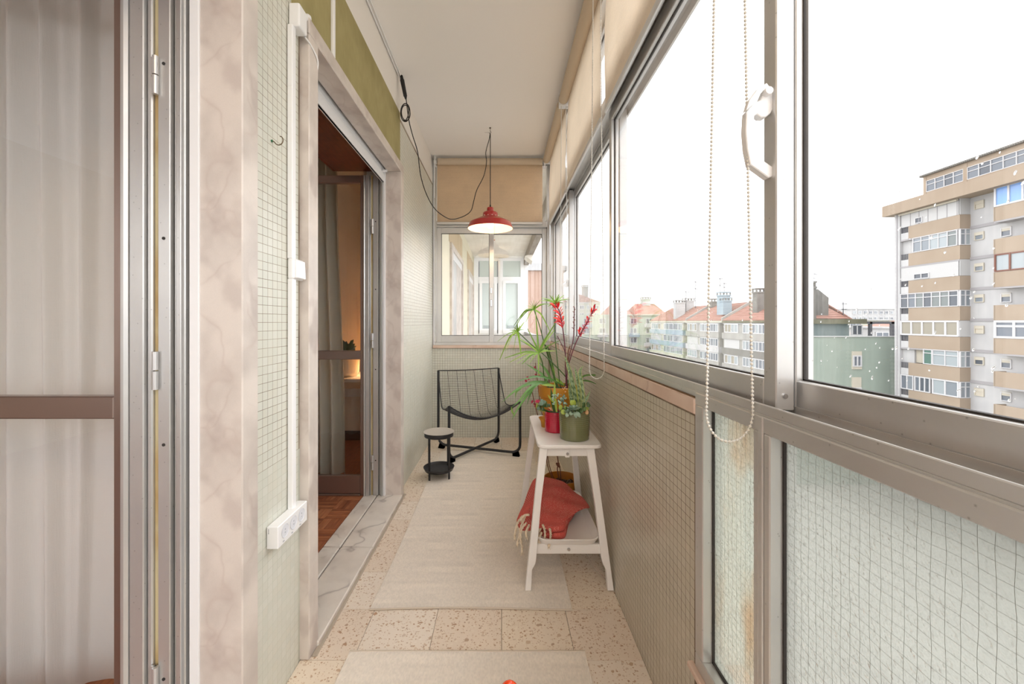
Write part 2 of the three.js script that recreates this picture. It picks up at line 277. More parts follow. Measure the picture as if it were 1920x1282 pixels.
{ // end walls
  const w = struct('wall_back', 'low mosaic end wall behind the wire chair', 'wall', [0, 0, -DB]);
  mk('masonry', bx(-0.69, 0.6, 0, 0.885, DB + 0.003, 4.2), M.plaster, w);
  mk('grout', bx(XL, XR, 0, 0.885, DB, DB + 0.004), M.grout, w);
  mosaic(w, 'z+', DB, XL, XR, 0, 0.885, 0.025, 0.025, XL, 0.01, M.mosaic, 0);
  mk('ledge', bx(-0.68, 0.5, 0.887, 0.917, 4.035, 4.2, 0.003), M.marblePink, w);
  structMesh('wall_front', bx(-0.9, 0.6, 0, 0.9, -1.45, -1.32), M.plaster, 'low end wall behind the camera', 'wall');
}
// ================================================================ windows
function sash(parent, x0, x1, y0, y1, d0, d1, st, rail, top) {   // a sash: one frame mesh with its pane
  const f = mk('sash', [bx(x0, x1, y0, y1, d0, d0 + st, 0.002), bx(x0, x1, y0, y1, d1 - st, d1, 0.002), bx(x0, x1, y0, y0 + rail, d0 + st, d1 - st, 0.002), bx(x0, x1, y1 - top, y1, d0 + st, d1 - st, 0.002)], M.alu, parent);
  const xm = (x0 + x1) / 2;
  mk('gasket', [bx(xm - 0.004, xm + 0.004, y0 + rail, y0 + rail + 0.003, d0 + st, d1 - st), bx(xm - 0.004, xm + 0.004, y1 - top - 0.003, y1 - top, d0 + st, d1 - st), bx(xm - 0.004, xm + 0.004, y0 + rail, y1 - top, d0 + st, d0 + st + 0.003), bx(xm - 0.004, xm + 0.004, y0 + rail, y1 - top, d1 - st - 0.003, d1 - st)], M.rubber, f);
  mk('pane', bx(xm - 0.002, xm + 0.002, y0 + rail - 0.004, y1 - top + 0.004, d0 + st - 0.004, d1 - st + 0.004), M.glass, f);
  return f;
}
function drops(parent, x, y0, y1, d0, d1, n) {                    // rain standing on the outer face of a pane
  const gs = [];
  for (let i = 0; i < n; i++) {
    const y = y0 + (y1 - y0) * Math.pow(rnd(), 1.15), d = rr(d0, d1), s = rr(0.0005, 0.0015), l = s * rr(1, 2.6), g = new THREE.SphereGeometry(1, 7, 5);
    g.scale(s * 0.5, l, s); g.rotateX(rr(0.2, 0.9)); g.translate(x, y, -d); gs.push(g);
  }
  mk('raindrops', gs, M.water, parent).userData.kind = 'stuff';
}
function handle(parent, y0, d) {                                  // white pull handle with its catch, standing 5 cm off the stile
  const X = 0.510, k = (a) => X - a;
  const pts = [[k(0), y0 + 0.165], [k(0), y0 + 0.125], [k(0.004), y0 + 0.118], [k(0.012), y0 + 0.112], [k(0.020), y0 + 0.112], [k(0.028), y0 + 0.118], [k(0.034), y0 + 0.114], [k(0.036), y0 + 0.09], [k(0.034), y0 + 0.06], [k(0.029), y0 + 0.036], [k(0), y0 + 0.016], [k(0), y0 + 0.0], [k(0.006), y0 - 0.002], [k(0.039), y0 + 0.022], [k(0.045), y0 + 0.05], [k(0.048), y0 + 0.085], [k(0.046), y0 + 0.12], [k(0.034), y0 + 0.135], [k(0.020), y0 + 0.142], [k(0.012), y0 + 0.160]];
  const s = new THREE.Shape(pts.map(([a, b]) => new THREE.Vector2(a, b)));
  const g = new THREE.ExtrudeGeometry(s, { depth: 0.014, bevelEnabled: true, bevelSize: 0.0015, bevelThickness: 0.0015, bevelSegments: 1 }).translate(0, 0, -d - 0.007);
  const h = tag(mk('handle', uvBox(g), M.white, parent), 'white D-shaped pull handle');
  const s2 = new THREE.Shape([[k(0.008), y0 + 0.162], [k(0.022), y0 + 0.156], [k(0.040), y0 + 0.136], [k(0.052), y0 + 0.120], [k(0.046), y0 + 0.138], [k(0.030), y0 + 0.160], [k(0.014), y0 + 0.170]].map(([a, b]) => new THREE.Vector2(a, b)));
  mk('catch', [uvBox(new THREE.ExtrudeGeometry(s2, { depth: 0.010, bevelEnabled: true, bevelSize: 0.001, bevelThickness: 0.001, bevelSegments: 1 }).translate(0, 0, -d + 0.004)), rod(v3(k(0.012), y0 + 0.155, -d + 0.004), v3(k(0.012), y0 + 0.155, -d + 0.020), 0.007, 12)], M.white, parent);
  return h;
}
{ // the long sliding window of the right side
  const w = struct('window_1', 'long row of aluminium sliding windows overlooking the street', 'window', [0.54, 0.962, -2]);
  const d0 = -1.32, d1 = 4.05;
  mk('sill_track', [bx(0.484, 0.6, 0.9625, 0.979, d0, d1, 0.0015), bx(0.484, 0.490, 0.978, 0.997, d0, d1, 0.0015), bx(0.5465, 0.5495, 0.978, 0.992, d0, d1), bx(0.592, 0.6, 0.978, 1.0, d0, d1)], M.alu, w);
  mk('head_track', [bx(0.487, 0.6, 2.150, 2.205, d0, d1, 0.003), bx(0.484, 0.494, 2.118, 2.16, d0, d1, 0.002), bx(0.5465, 0.5495, 2.13, 2.16, d0, d1), bx(0.592, 0.6, 2.118, 2.16, d0, d1)], M.alu, w);
  mk('end_jamb', bx(0.484, 0.6, 0.979, 2.72, 4.0, 4.05, 0.002), M.alu, w);
  mk('head_beam', bx(0.49, 0.6, 2.70, HC, d0, 4.2), M.plaster, w);
  const inn = [0.510, 0.5445], out = [0.5515, 0.586];
  const A = sash(w, ...out, 0.985, 2.14, -0.42, 0.80, 0.036, 0.055, 0.052);
  const B = sash(w, ...inn, 0.985, 2.14, 0.7576, 1.93, 0.036, 0.055, 0.052);
  const C = sash(w, ...out, 0.985, 2.14, 1.90, 3.11, 0.036, 0.055, 0.052);
  const D = sash(w, ...inn, 0.985, 2.14, 3.07, 4.0, 0.036, 0.055, 0.052);
  sash(w, ...inn, 0.985, 2.14, -1.30, -0.38, 0.036, 0.055, 0.052);
  handle(B, 1.425, 0.777); handle(D, 1.30, 3.09);
  const sc = (y) => { const g = [rod(v3(0.526, y, -0.7576), v3(0.526, y, -0.7545), 0.0045, 14)]; return g; };
  mk('screw', sc(1.012), M.chrome, B);
  drops(A, 0.5725, 1.06, 1.75, 0.42, 0.75, 230); drops(B, 0.531, 1.05, 1.62, 0.85, 1.8, 260);
  // fixed lights behind the blinds
  const up = [-1.32, -0.3, 0.76, 1.86, 2.88, 4.0];
  for (let i = 0; i < 5; i++) sash(w, 0.53, 0.565, 2.205, 2.70, up[i], up[i + 1], 0.03, 0.03, 0.03).name = 'fixed_light';
}
{ // end window towards the neighbour
  const w = struct('window_2', 'two-pane aluminium window in the far end wall', 'window', [0, 0.917, -4.1]);
  const X0 = -0.668, X1 = 0.484, bar = (x0, x1, y0, y1, a = 4.07, b = 4.12) => bx(x0, x1, y0, y1, a, b, 0.002);
  mk('frame', [bar(X0, X1, 0.917, 0.945, 4.06, 4.14), bar(-0.645, 0.455, 2.09, 2.15, 4.05, 4.14), bar(X0, -0.645, 0.945, 2.70, 4.058, 4.14), bar(0.455, X1, 0.945, 2.70, 4.058, 4.14), bar(X0, X1, 2.70, 2.766, 4.06, 4.14), bar(-0.16, -0.12, 2.15, 2.70)], M.alu, w);
  for (const [a, b, z] of [[-0.645, -0.075, 4.075], [-0.125, 0.455, 4.105]]) {
    const f = mk('sash', [bx(a, a + 0.045, 0.945, 2.09, z, z + 0.028, 0.002), bx(b - 0.045, b, 0.945, 2.09, z, z + 0.028, 0.002), bx(a + 0.045, b - 0.045, 0.945, 1.012, z, z + 0.028, 0.002), bx(a + 0.045, b - 0.045, 2.032, 2.09, z, z + 0.028, 0.002)], M.alu, w);
    mk('gasket', [bx(a + 0.045, a + 0.049, 1.012, 2.032, z + 0.008, z + 0.018), bx(b - 0.049, b - 0.045, 1.012, 2.032, z + 0.008, z + 0.018), bx(a + 0.045, b - 0.045, 1.012, 1.016, z + 0.008, z + 0.018), bx(a + 0.045, b - 0.045, 2.028, 2.032, z + 0.008, z + 0.018)], M.rubber, f);
    mk('pane', bx(a + 0.04, b - 0.04, 1.008, 2.036, z + 0.012, z + 0.016), M.glass, f);
    if (a < -0.3) mk('latch', [bx(b - 0.035, b - 0.016, 1.43, 1.49, z - 0.014, z, 0.003), bx(b - 0.035, b - 0.016, 1.30, 1.37, z - 0.012, z, 0.003)], M.chrome, f);
  }
  mk('pane', bx(-0.645, 0.455, 2.15, 2.70, 4.095, 4.099), M.glass, w);
  const v = struct('window_4', 'end window behind the camera', 'window', [0, 0.9, 1.4]);
  mk('frame', [bx(-0.68, 0.6, 0.9, 0.95, -1.42, -1.36), bx(-0.68, 0.6, 2.70, 2.766, -1.42, -1.36), bx(-0.68, -0.64, 0.95, 2.7, -1.42, -1.36), bx(0.55, 0.6, 0.95, 2.7, -1.42, -1.36), bx(-0.08, -0.03, 0.95, 2.7, -1.42, -1.36)], M.alu, v);
  mk('pane', bx(-0.66, 0.58, 0.93, 2.72, -1.392, -1.388), M.glass, v);
}
{ // low glazing of wired cast glass below the near windows
  const w = struct('window_3', 'low aluminium frame with wired frosted glass panels', 'window', [0.5, 0.298, -0.3]);
  const fr = (...a) => bx(...a, 0.002);
  mk('frame', [fr(0.480, 0.53, 0.945, 0.975, -1.3, 1.0117), fr(0.480, 0.53, 0.298, 0.335, -1.3, 1.0117), fr(0.480, 0.53, 0.335, 0.945, 0.974, 1.0117), fr(0.480, 0.53, 0.335, 0.945, 0.762, 0.778), fr(0.478, 0.53, 0.298, 0.975, 0.7475, 0.7615), fr(0.480, 0.53, 0.335, 0.945, 0.730, 0.747), fr(0.480, 0.53, 0.335, 0.945, -0.50, -0.45)], M.alu, w);
  tag(mk('dirt_joint', bx(0.486, 0.53, 0.974, 0.982, -1.3, 1.0), M.dirt, w), 'brown dirty joint under the window track');
  const bump = tex(512, 512, (u, v) => { let q = 0; q = vn(u, v, 84, 84, 131) * 0.65 + vn(u, v, 160, 160, 137) * 0.35; return 40 + 200 * q; }, { srgb: false, size: 0.35 });
  M.castGlass = phys({ color: S(214, 215, 211), roughness: 0.5, transmission: 1, thickness: 0, ior: 1.5, bumpMap: bump, bumpScale: 0.0036 });
  const stain = tex(256, 256, (u, v) => mixc([216, 218, 211], [212, 194, 172], clamp(sstep(0.45, 0.8, fbm(u, v, 5, 4, 141)) * 0.9, 0, 1)), { size: 0.3, sizeY: 0.9 });
  M.castGlassStained = phys({ map: stain, roughness: 0.5, transmission: 1, thickness: 0, ior: 1.5, bumpMap: bump, bumpScale: 0.0036 });
  M.wire = std({ color: S(128, 130, 124), roughness: 0.6, metalness: 0.4 });
  for (const [a, b, mm] of [[0.778, 0.974, M.castGlassStained], [-0.45, 0.730, M.castGlass]]) {
    const p = mk('pane', bx(0.508, 0.513, 0.33, 0.95, a - 0.004, b + 0.004), mm, w);
    const g = [], wob = (s, t) => 0.0008 * Math.sin(s * 41 + t * 7) + 0.0006 * Math.sin(s * 97 + t * 13);
    for (let d = Math.max(a, 0.3) + 0.006; d < b; d += 0.016) { const q = []; for (let y = 0.335; y <= 0.946; y += 0.0305) q.push(v3(0.5072, y, -(d + wob(y, d * 50)))); g.push(tube(q, 0.00022, 3, 42)); }
    for (let y = 0.344; y < 0.945; y += 0.016) { const q = []; const s = Math.max(a, 0.3); for (let i = 0; i <= 24; i++) { const d = lerp(s, b, i / 24); q.push(v3(0.5072, y + wob(d, y * 60) * 1.4, -d)); } g.push(tube(q, 0.0002, 3, 48)); }
    mk('wire_grid', g, M.wire, p).userData.kind = 'stuff';
    mk('gasket', [bx(0.503, 0.508, 0.335, 0.945, b - 0.004, b), bx(0.503, 0.508, 0.335, 0.34, a, b), bx(0.503, 0.508, 0.941, 0.945, a, b)], M.rubber, p);
  }
}
// ================================================================ balcony doors
function doorSet(n, label, b, X, glassX, leafW) {
  // b: depth of the far reveal. X: guide outer, guide inner, rib, face, hinge, stile edge, stile face, glass edge (all negative)
  const t = struct('door_' + n, label, 'door', [-0.8, 0.022, -b]);
  const [x0, x1, x2, x3, x4, x5, x6, x7] = X, yt = 2.125, yb = 0.022;
  tag(mk('shutter_guide', [bx(x1, x0, yb, yt, b - 0.012, b + 0.004, 0.001), bx(x1 - 0.004, x1, yb, yt, b - 0.004, b + 0.02)], M.white, t), 'white roller shutter guide');
  mk('frame', [bx(x2, x1 - 0.010, yb, yt, b - 0.012, b + 0.04, 0.002), bx(x2 + 0.001, x2 + 0.006, yb, yt, b - 0.022, b, 0.001), bx(x3 + 0.003, x2 - 0.001, yb, yt, b + 0.004, b + 0.05, 0.002), bx(x3 + (x2 - x3) * 0.45, x2, yb, yt, b - 0.010, b + 0.01, 0.004), bx(x4, x3, yb, yt, b - 0.006, b + 0.05, 0.002)], M.alu, t);
  const sc = []; for (const y of [0.25, 0.84, 1.36, 1.80]) sc.push(rod(v3((x4 + x3) / 2, y, -b + 0.005), v3((x4 + x3) / 2, y, -b + 0.0075), 0.004, 10)); mk('screws', sc, M.rubber, t);
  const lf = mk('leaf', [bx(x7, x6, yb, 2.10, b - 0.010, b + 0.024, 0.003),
    bx(x7 - leafW, x7, 0.905, 0.962, b - 0.008, b + 0.022, 0.003), bx(x7 - leafW, x7, 0.034, 0.152, b - 0.008, b + 0.022, 0.004), bx(x7 - leafW, x7, yb, 0.034, b - 0.018, b + 0.02, 0.003), bx(x7 - leafW, x7, 2.05, 2.10, b - 0.008, b + 0.022, 0.003), bx(x7 - leafW - 0.05, x7 - leafW, yb, 2.10, b - 0.008, b + 0.022, 0.003)], M.aluBrownReflection, t);
  tag(mk('leaf_edge', [bx(x5 + 0.006, x4 - 0.014, yb, 2.10, b - 0.006, b + 0.03, 0.003), bx(x6 + (x5 - x6) * 0.4, x5 + 0.004, yb, 2.10, b - 0.014, b + 0.026, 0.002), bx(x6 + 0.001, x6 + (x5 - x6) * 0.4 - 0.001, yb, 2.10, b - 0.022, b + 0.02, 0.006)], M.alu, lf), 'silver edge profile of the leaf');
  mk('pane', bx(x7 - leafW, x7, 0.152, 0.905, b + 0.004, b + 0.008), M.glass, lf); mk('pane', bx(x7 - leafW, x7, 0.962, 2.05, b + 0.004, b + 0.008), M.glass, lf);
  tag(mk('seal', bx(x4 - 0.013, x4 - 0.005, yb, 2.10, b + 0.002, b + 0.02), M.seal, t), 'yellowed sealing strip');
  for (const y of [0.19, 0.98, 1.72]) { const hx = x4 - 0.001; mk('hinge', [rod(v3(hx, y, -b + 0.012), v3(hx, y + 0.046, -b + 0.012), 0.0068, 12), rod(v3(hx, y + 0.049, -b + 0.012), v3(hx, y + 0.095, -b + 0.012), 0.0068, 12), bx(hx - 0.014, hx, y + 0.049, y + 0.095, b - 0.010, b - 0.006)], M.aluBright, t); }
  return t;
}
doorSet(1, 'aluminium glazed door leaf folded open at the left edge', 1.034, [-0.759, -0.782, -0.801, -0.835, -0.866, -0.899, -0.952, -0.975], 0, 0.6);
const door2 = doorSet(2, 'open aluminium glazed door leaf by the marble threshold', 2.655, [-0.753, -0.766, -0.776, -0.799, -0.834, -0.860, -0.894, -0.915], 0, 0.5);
{
  const t = thing('roller_shutter', 'white rolled-up shutter slat under the marble lintel of the open door', 'shutter', [-0.76, 2.05, -2.05]);
  mk('slat', [bx(-0.772, -0.758, 2.054, 2.110, D2A - 0.02, D2B - 0.004, 0.003), bx(-0.770, -0.760, 2.112, 2.2, D2A - 0.02, D2B - 0.004, 0.003), bx(-0.776, -0.756, 2.054, 2.062, D2A - 0.02, D2B - 0.004, 0.002)], M.white, t);
  mk('stopper', rod(v3(-0.757, 2.112, -2.60), v3(-0.728, 2.112, -2.60), 0.009, 12), M.white, t);
  const t1 = thing('roller_shutter', 'white rolled-up shutter slat over the door at the left edge', 'shutter', [-0.76, 2.05, -0.4]);
  mk('slat', bx(-0.772, -0.758, 2.054, 2.2, D1A, D1B - 0.004, 0.003), M.white, t1);
}
// ================================================================ the room behind the doors
{
  const wall = std({ color: S(214, 196, 172), roughness: 0.9, bumpMap: plasterBump, bumpScale: 0.001 });
  structMesh('wall_room_far', bx(-4.2, -0.9, 0, 2.8, 3.9, 4.1), wall, 'warm beige room wall behind the open door', 'wall');
  structMesh('wall_room_left', bx(-4.4, -4.2, 0, 2.8, -2.7, 4.1), wall, 'room wall opposite the balcony doors', 'wall');
  structMesh('wall_room_near', [bx(-4.2, -4.0, 0, 2.8, -2.7, -2.5), bx(-1.05, -0.9, 0, 2.8, -2.7, -2.5), bx(-4.0, -1.05, 0, 0.4, -2.7, -2.5), bx(-4.0, -1.05, 2.6, 2.8, -2.7, -2.5)], wall, 'room wall with a wide window behind the camera', 'wall');
  const w6 = struct('window_6', 'wide window of the room behind the camera', 'window', [-2.45, 0.7, 2.6]); mk('frame', [bx(-4.0, -1.05, 0.4, 0.46, -2.64, -2.58), bx(-4.0, -1.05, 2.54, 2.6, -2.64, -2.58), bx(-4.0, -3.94, 0.46, 2.54, -2.64, -2.58), bx(-1.11, -1.05, 0.46, 2.54, -2.64, -2.58), bx(-2.55, -2.49, 0.46, 2.54, -2.64, -2.58)], M.white, w6); mk('pane', bx(-3.95, -1.1, 0.45, 2.55, -2.612, -2.608), M.glass, w6);
  structMesh('wall_room_balcony', [bx(-0.92, -0.9, 0, 2.8, -2.5, -0.25), bx(-0.92, -0.9, 0, 2.8, 1.09, 1.386), bx(-0.92, -0.9, 0, 2.8, 2.727, 3.9), bx(-0.92, -0.9, 2.2, 2.8, -0.25, 2.727)], wall, 'inner face of the wall between room and balcony', 'wall');
  structMesh('ceiling_room', bx(-4.2, -0.9, 2.7, 2.9, -2.6, 4.0), M.ceiling, 'ceiling of the room behind the doors', 'ceiling');
  structMesh('baseboard_room', bx(-4.2, -0.92, 0.022, 0.11, 3.885, 3.9, 0.003), std({ color: S(60, 40, 32), roughness: 0.5 }), 'dark baseboard of the room wall', 'baseboard');
  // parquet: strips one by one near the doorway, one textured floor beyond
  const woodT = (a, b, s) => tex(256, 256, (u, v) => { const n = vn(u, v, 60, 4, s) * 0.6 + fbm(u, v, 8, 4, s + 3) * 0.5; return mixc(a, b, clamp(n * 1.3 - 0.2, 0, 1)); }, { size: 0.22 });
  const woods = [[[164, 100, 64], [122, 68, 42]], [[178, 114, 76], [138, 82, 52]], [[148, 86, 54], [106, 58, 36]], [[186, 122, 84], [150, 94, 60]]].map(([a, b], i) => std({ map: woodT(a, b, 200 + i * 9), roughness: 0.38 }));
  M.wood = woods[0];
  const f = struct('floor_room', 'brown parquet floor seen through the open door', 'floor', [-2.5, 0, -1]);
  mk('subfloor', [bx(-4.2, -1.52, -0.1, 0.022, -2.5, 3.9), bx(-1.52, -0.9, -0.1, 0.022, -2.5, 1.50), bx(-1.52, -0.9, -0.1, 0.022, 2.94, 3.9), bx(-1.52, -0.9, -0.1, 0.012, 1.50, 2.94)], woods[1], f);
  const q = 0.12, st = q / 5;
  for (let i = 0; i < 5; i++) for (let j = 0; j < 12; j++) for (let k = 0; k < 5; k++) {
    const x1 = -0.897 - i * q, d0 = 1.50 + j * q, along = (i + j) % 2;
    const g = along ? bx(x1 - q + 0.0004, x1 - 0.0004, 0.011, 0.022, d0 + k * st + 0.0004, d0 + (k + 1) * st - 0.0004, 0.0006) : bx(x1 - (k + 1) * st + 0.0004, x1 - k * st - 0.0004, 0.011, 0.022, d0 + 0.0004, d0 + q - 0.0004, 0.0006);
    const uv = g.attributes.uv, a = rnd(), b = rnd(); for (let n = 0; n < uv.count; n++) { const u = uv.getX(n), v = uv.getY(n); along ? uv.setXY(n, v + a, u + b) : uv.setXY(n, u + a, v + b); }
    mk('strip', g, woods[Math.floor(rnd() * 4)], f);
  }
  const red = std({ map: woodT([128, 62, 36], [86, 36, 20], 251), roughness: 0.3 });
  const sb = struct('trim_6', 'varnished reddish wood shutter box above the open door', 'shutter box', [-0.95, 2.14, -2]);
  mk('soffit', bx(-1.095, -0.785, 2.14, 2.16, 1.40, 2.69, 0.002), red, sb);
  mk('front', bx(-1.11, -1.095, 2.14, 2.62, 1.40, 2.69, 0.002), red, sb);
  mk('end', bx(-1.095, -0.92, 2.16, 2.62, 2.675, 2.69), red, sb);
  const sb1 = struct('trim_7', 'wooden shutter box above the door at the left edge', 'shutter box', [-0.95, 2.14, -0.4]);
  mk('soffit', bx(-1.095, -0.785, 2.14, 2.16, -0.30, 1.05, 0.002), red, sb1); mk('front', bx(-1.11, -1.095, 2.14, 2.62, -0.30, 1.05, 0.002), red, sb1);
  // curtains
  const weave = tex(256, 256, (u, v) => 128 + 50 * (vn(u, v, 128, 128, 301) - 0.5) + 60 * (vn(u, v, 4, 128, 305) - 0.5) + 60 * (vn(u, v, 128, 4, 309) - 0.5), { srgb: false, size: 0.12 });
  function drape(x0, x1, y0, y1, d, fn) {
    const nx = 260, ny = 26, pos = [], uv = [], idx = [];
    for (let j = 0; j <= ny; j++) for (let i = 0; i <= nx; i++) { const s = i / nx, t = j / ny, x = lerp(x0, x1, s), [dx, dd] = fn(s, t); pos.push(x + dx, lerp(y0, y1, t), -(d + dd)); uv.push(s * (x1 - x0), t * (y1 - y0)); if (i && j) { const a = j * (nx + 1) + i; idx.push(a - nx - 2, a - nx - 1, a, a - nx - 2, a, a - 1); } }
    const g = new THREE.BufferGeometry(); g.setAttribute('position', new THREE.Float32BufferAttribute(pos, 3)); g.setAttribute('uv', new THREE.Float32BufferAttribute(uv, 2)); g.setIndex(idx); g.computeVertexNormals(); return g.toNonIndexed();
  }
  const sheer = phys({ color: S(244, 244, 241), roughness: 0.95, transmission: 0.12, thickness: 0, bumpMap: weave, bumpScale: 0.0008 });
  const c1 = thing('curtain', 'white sheer curtain hanging behind the glazed door at the left edge', 'curtain', [-1.5, 0.03, -1.25]);
  mk('cloth', drape(-2.1, -0.99, 0.03, 2.5, 1.24, (s, t) => {
    const x = -2.1 + 1.11 * s, e = -1.272 - 0.02 * (1 - t) + 0.01 * Math.sin(t * 3), k = sstep(e + 0.01, e - 0.07, x), st = 0.5 + 0.5 * Math.tanh((x - e) / 0.006);
    return [0.008 * Math.sin(t * 3 + s * 20) * k, k * (0.030 * Math.sin(x * 62 + 0.9 * Math.sin(t * 1.7)) + 0.012 * Math.sin(x * 131 + t * 2.2)) + 0.035 * st + 0.006 * Math.sin(x * 45 + t * 2) * st];
  }), sheer, c1);
  const linen = phys({ color: S(206, 204, 190), roughness: 0.95, transmission: 0.15, thickness: 0, bumpMap: weave, bumpScale: 0.0012 });
  const c2 = thing('curtain', 'grey green linen curtain in folds behind the open door leaf', 'curtain', [-1.3, 0.03, -2.95]);
  mk('cloth', drape(-1.75, -1.175, 0.04, 2.5, 2.95, (s, t) => [0.05 * (1 - t) * s * s + 0.01 * Math.sin(t * 6) * s, 0.045 * Math.sin(s * 48 + 0.5 * Math.sin(t * 2)) + 0.015 * Math.sin(s * 21 + t)]), linen, c2);
  // console table with a plant and the lamp that warms the wall
  const wt = std({ color: S(222, 218, 212), roughness: 0.45 });
  const tb = thing('console_table', 'white console table behind the open door glass', 'table', [-1.2, 0.022, -3.6]);
  mk('top', bx(-1.62, -0.95, 0.655, 0.683, 3.32, 3.82, 0.003), wt, tb); mk('rail', bx(-1.58, -0.99, 0.47, 0.54, 3.70, 3.72), wt, tb);
  for (const x of [-1.60, -1.01]) for (const d of [3.36, 3.78]) mk('leg', bx(x, x + 0.035, 0.022, 0.655, d - 0.017, d + 0.017, 0.003), wt, tb);
  const pot = thing('potted_plant', 'leafy plant in a white pot on the console table', 'plant', [-1.33, 0.683, -3.5]);
  mk('pot', lathe([[0.001, 0.0], [0.085, 0.0], [0.105, 0.04], [0.112, 0.19], [0.106, 0.192], [0.1, 0.06], [0.001, 0.05]], 28, [-1.33, 0.683, -3.5]), std({ color: S(226, 216, 200), roughness: 0.4 }), pot);
  mk('soil', lathe([[0.001, 0.17], [0.105, 0.165]], 20, [-1.33, 0.683, -3.5]), std({ color: S(60, 44, 34), roughness: 1 }), pot);
  const lg = std({ color: S(70, 96, 40), roughness: 0.5 });
  for (let i = 0; i < 46; i++) { const a = rnd() * 6.28, e = rr(0.35, 1.35), l = rr(0.07, 0.16), c = v3(-1.33, 0.86, -3.5), q2 = v3(Math.cos(a) * Math.cos(e) * l, Math.sin(e) * l, Math.sin(a) * Math.cos(e) * l); mk('leaf', ribbon([c.clone().addScaledVector(q2, 0.3), c.clone().addScaledVector(q2, 0.7).add(v3(0, 0.012, 0)), c.clone().add(q2)], 0.035, { seg: 3, wide: 0.5 }), lg, pot); }
  const lamp = thing('table_lamp', 'small warm table lamp hidden behind the door frame', 'lamp', [-1.08, 0.683, -3.62]);
  mk('foot', lathe([[0.001, 0], [0.055, 0], [0.05, 0.012], [0.012, 0.02], [0.01, 0.16], [0.001, 0.16]], 20, [-1.08, 0.683, -3.62]), M.black, lamp);
  mk('lamp_shade', new THREE.CylinderGeometry(0.055, 0.085, 0.13, 24, 1, true).translate(-1.08, 0.683 + 0.24, -3.62), phys({ color: S(246, 226, 190), roughness: 0.9, transmission: 0.5, thickness: 0 }), lamp);
  const bulb = mk('bulb', ball(v3(-1.08, 0.915, -3.62), 0.022, 12, 10), std({ color: 0xffffff, emissive: S(255, 196, 120), emissiveIntensity: 3 }), lamp);
  const pl = new THREE.PointLight(S(255, 200, 148), 0.2); pl.position.set(-0, 0.915 - 0.683, -0); pl.castShadow = true; lamp.add(pl);
}
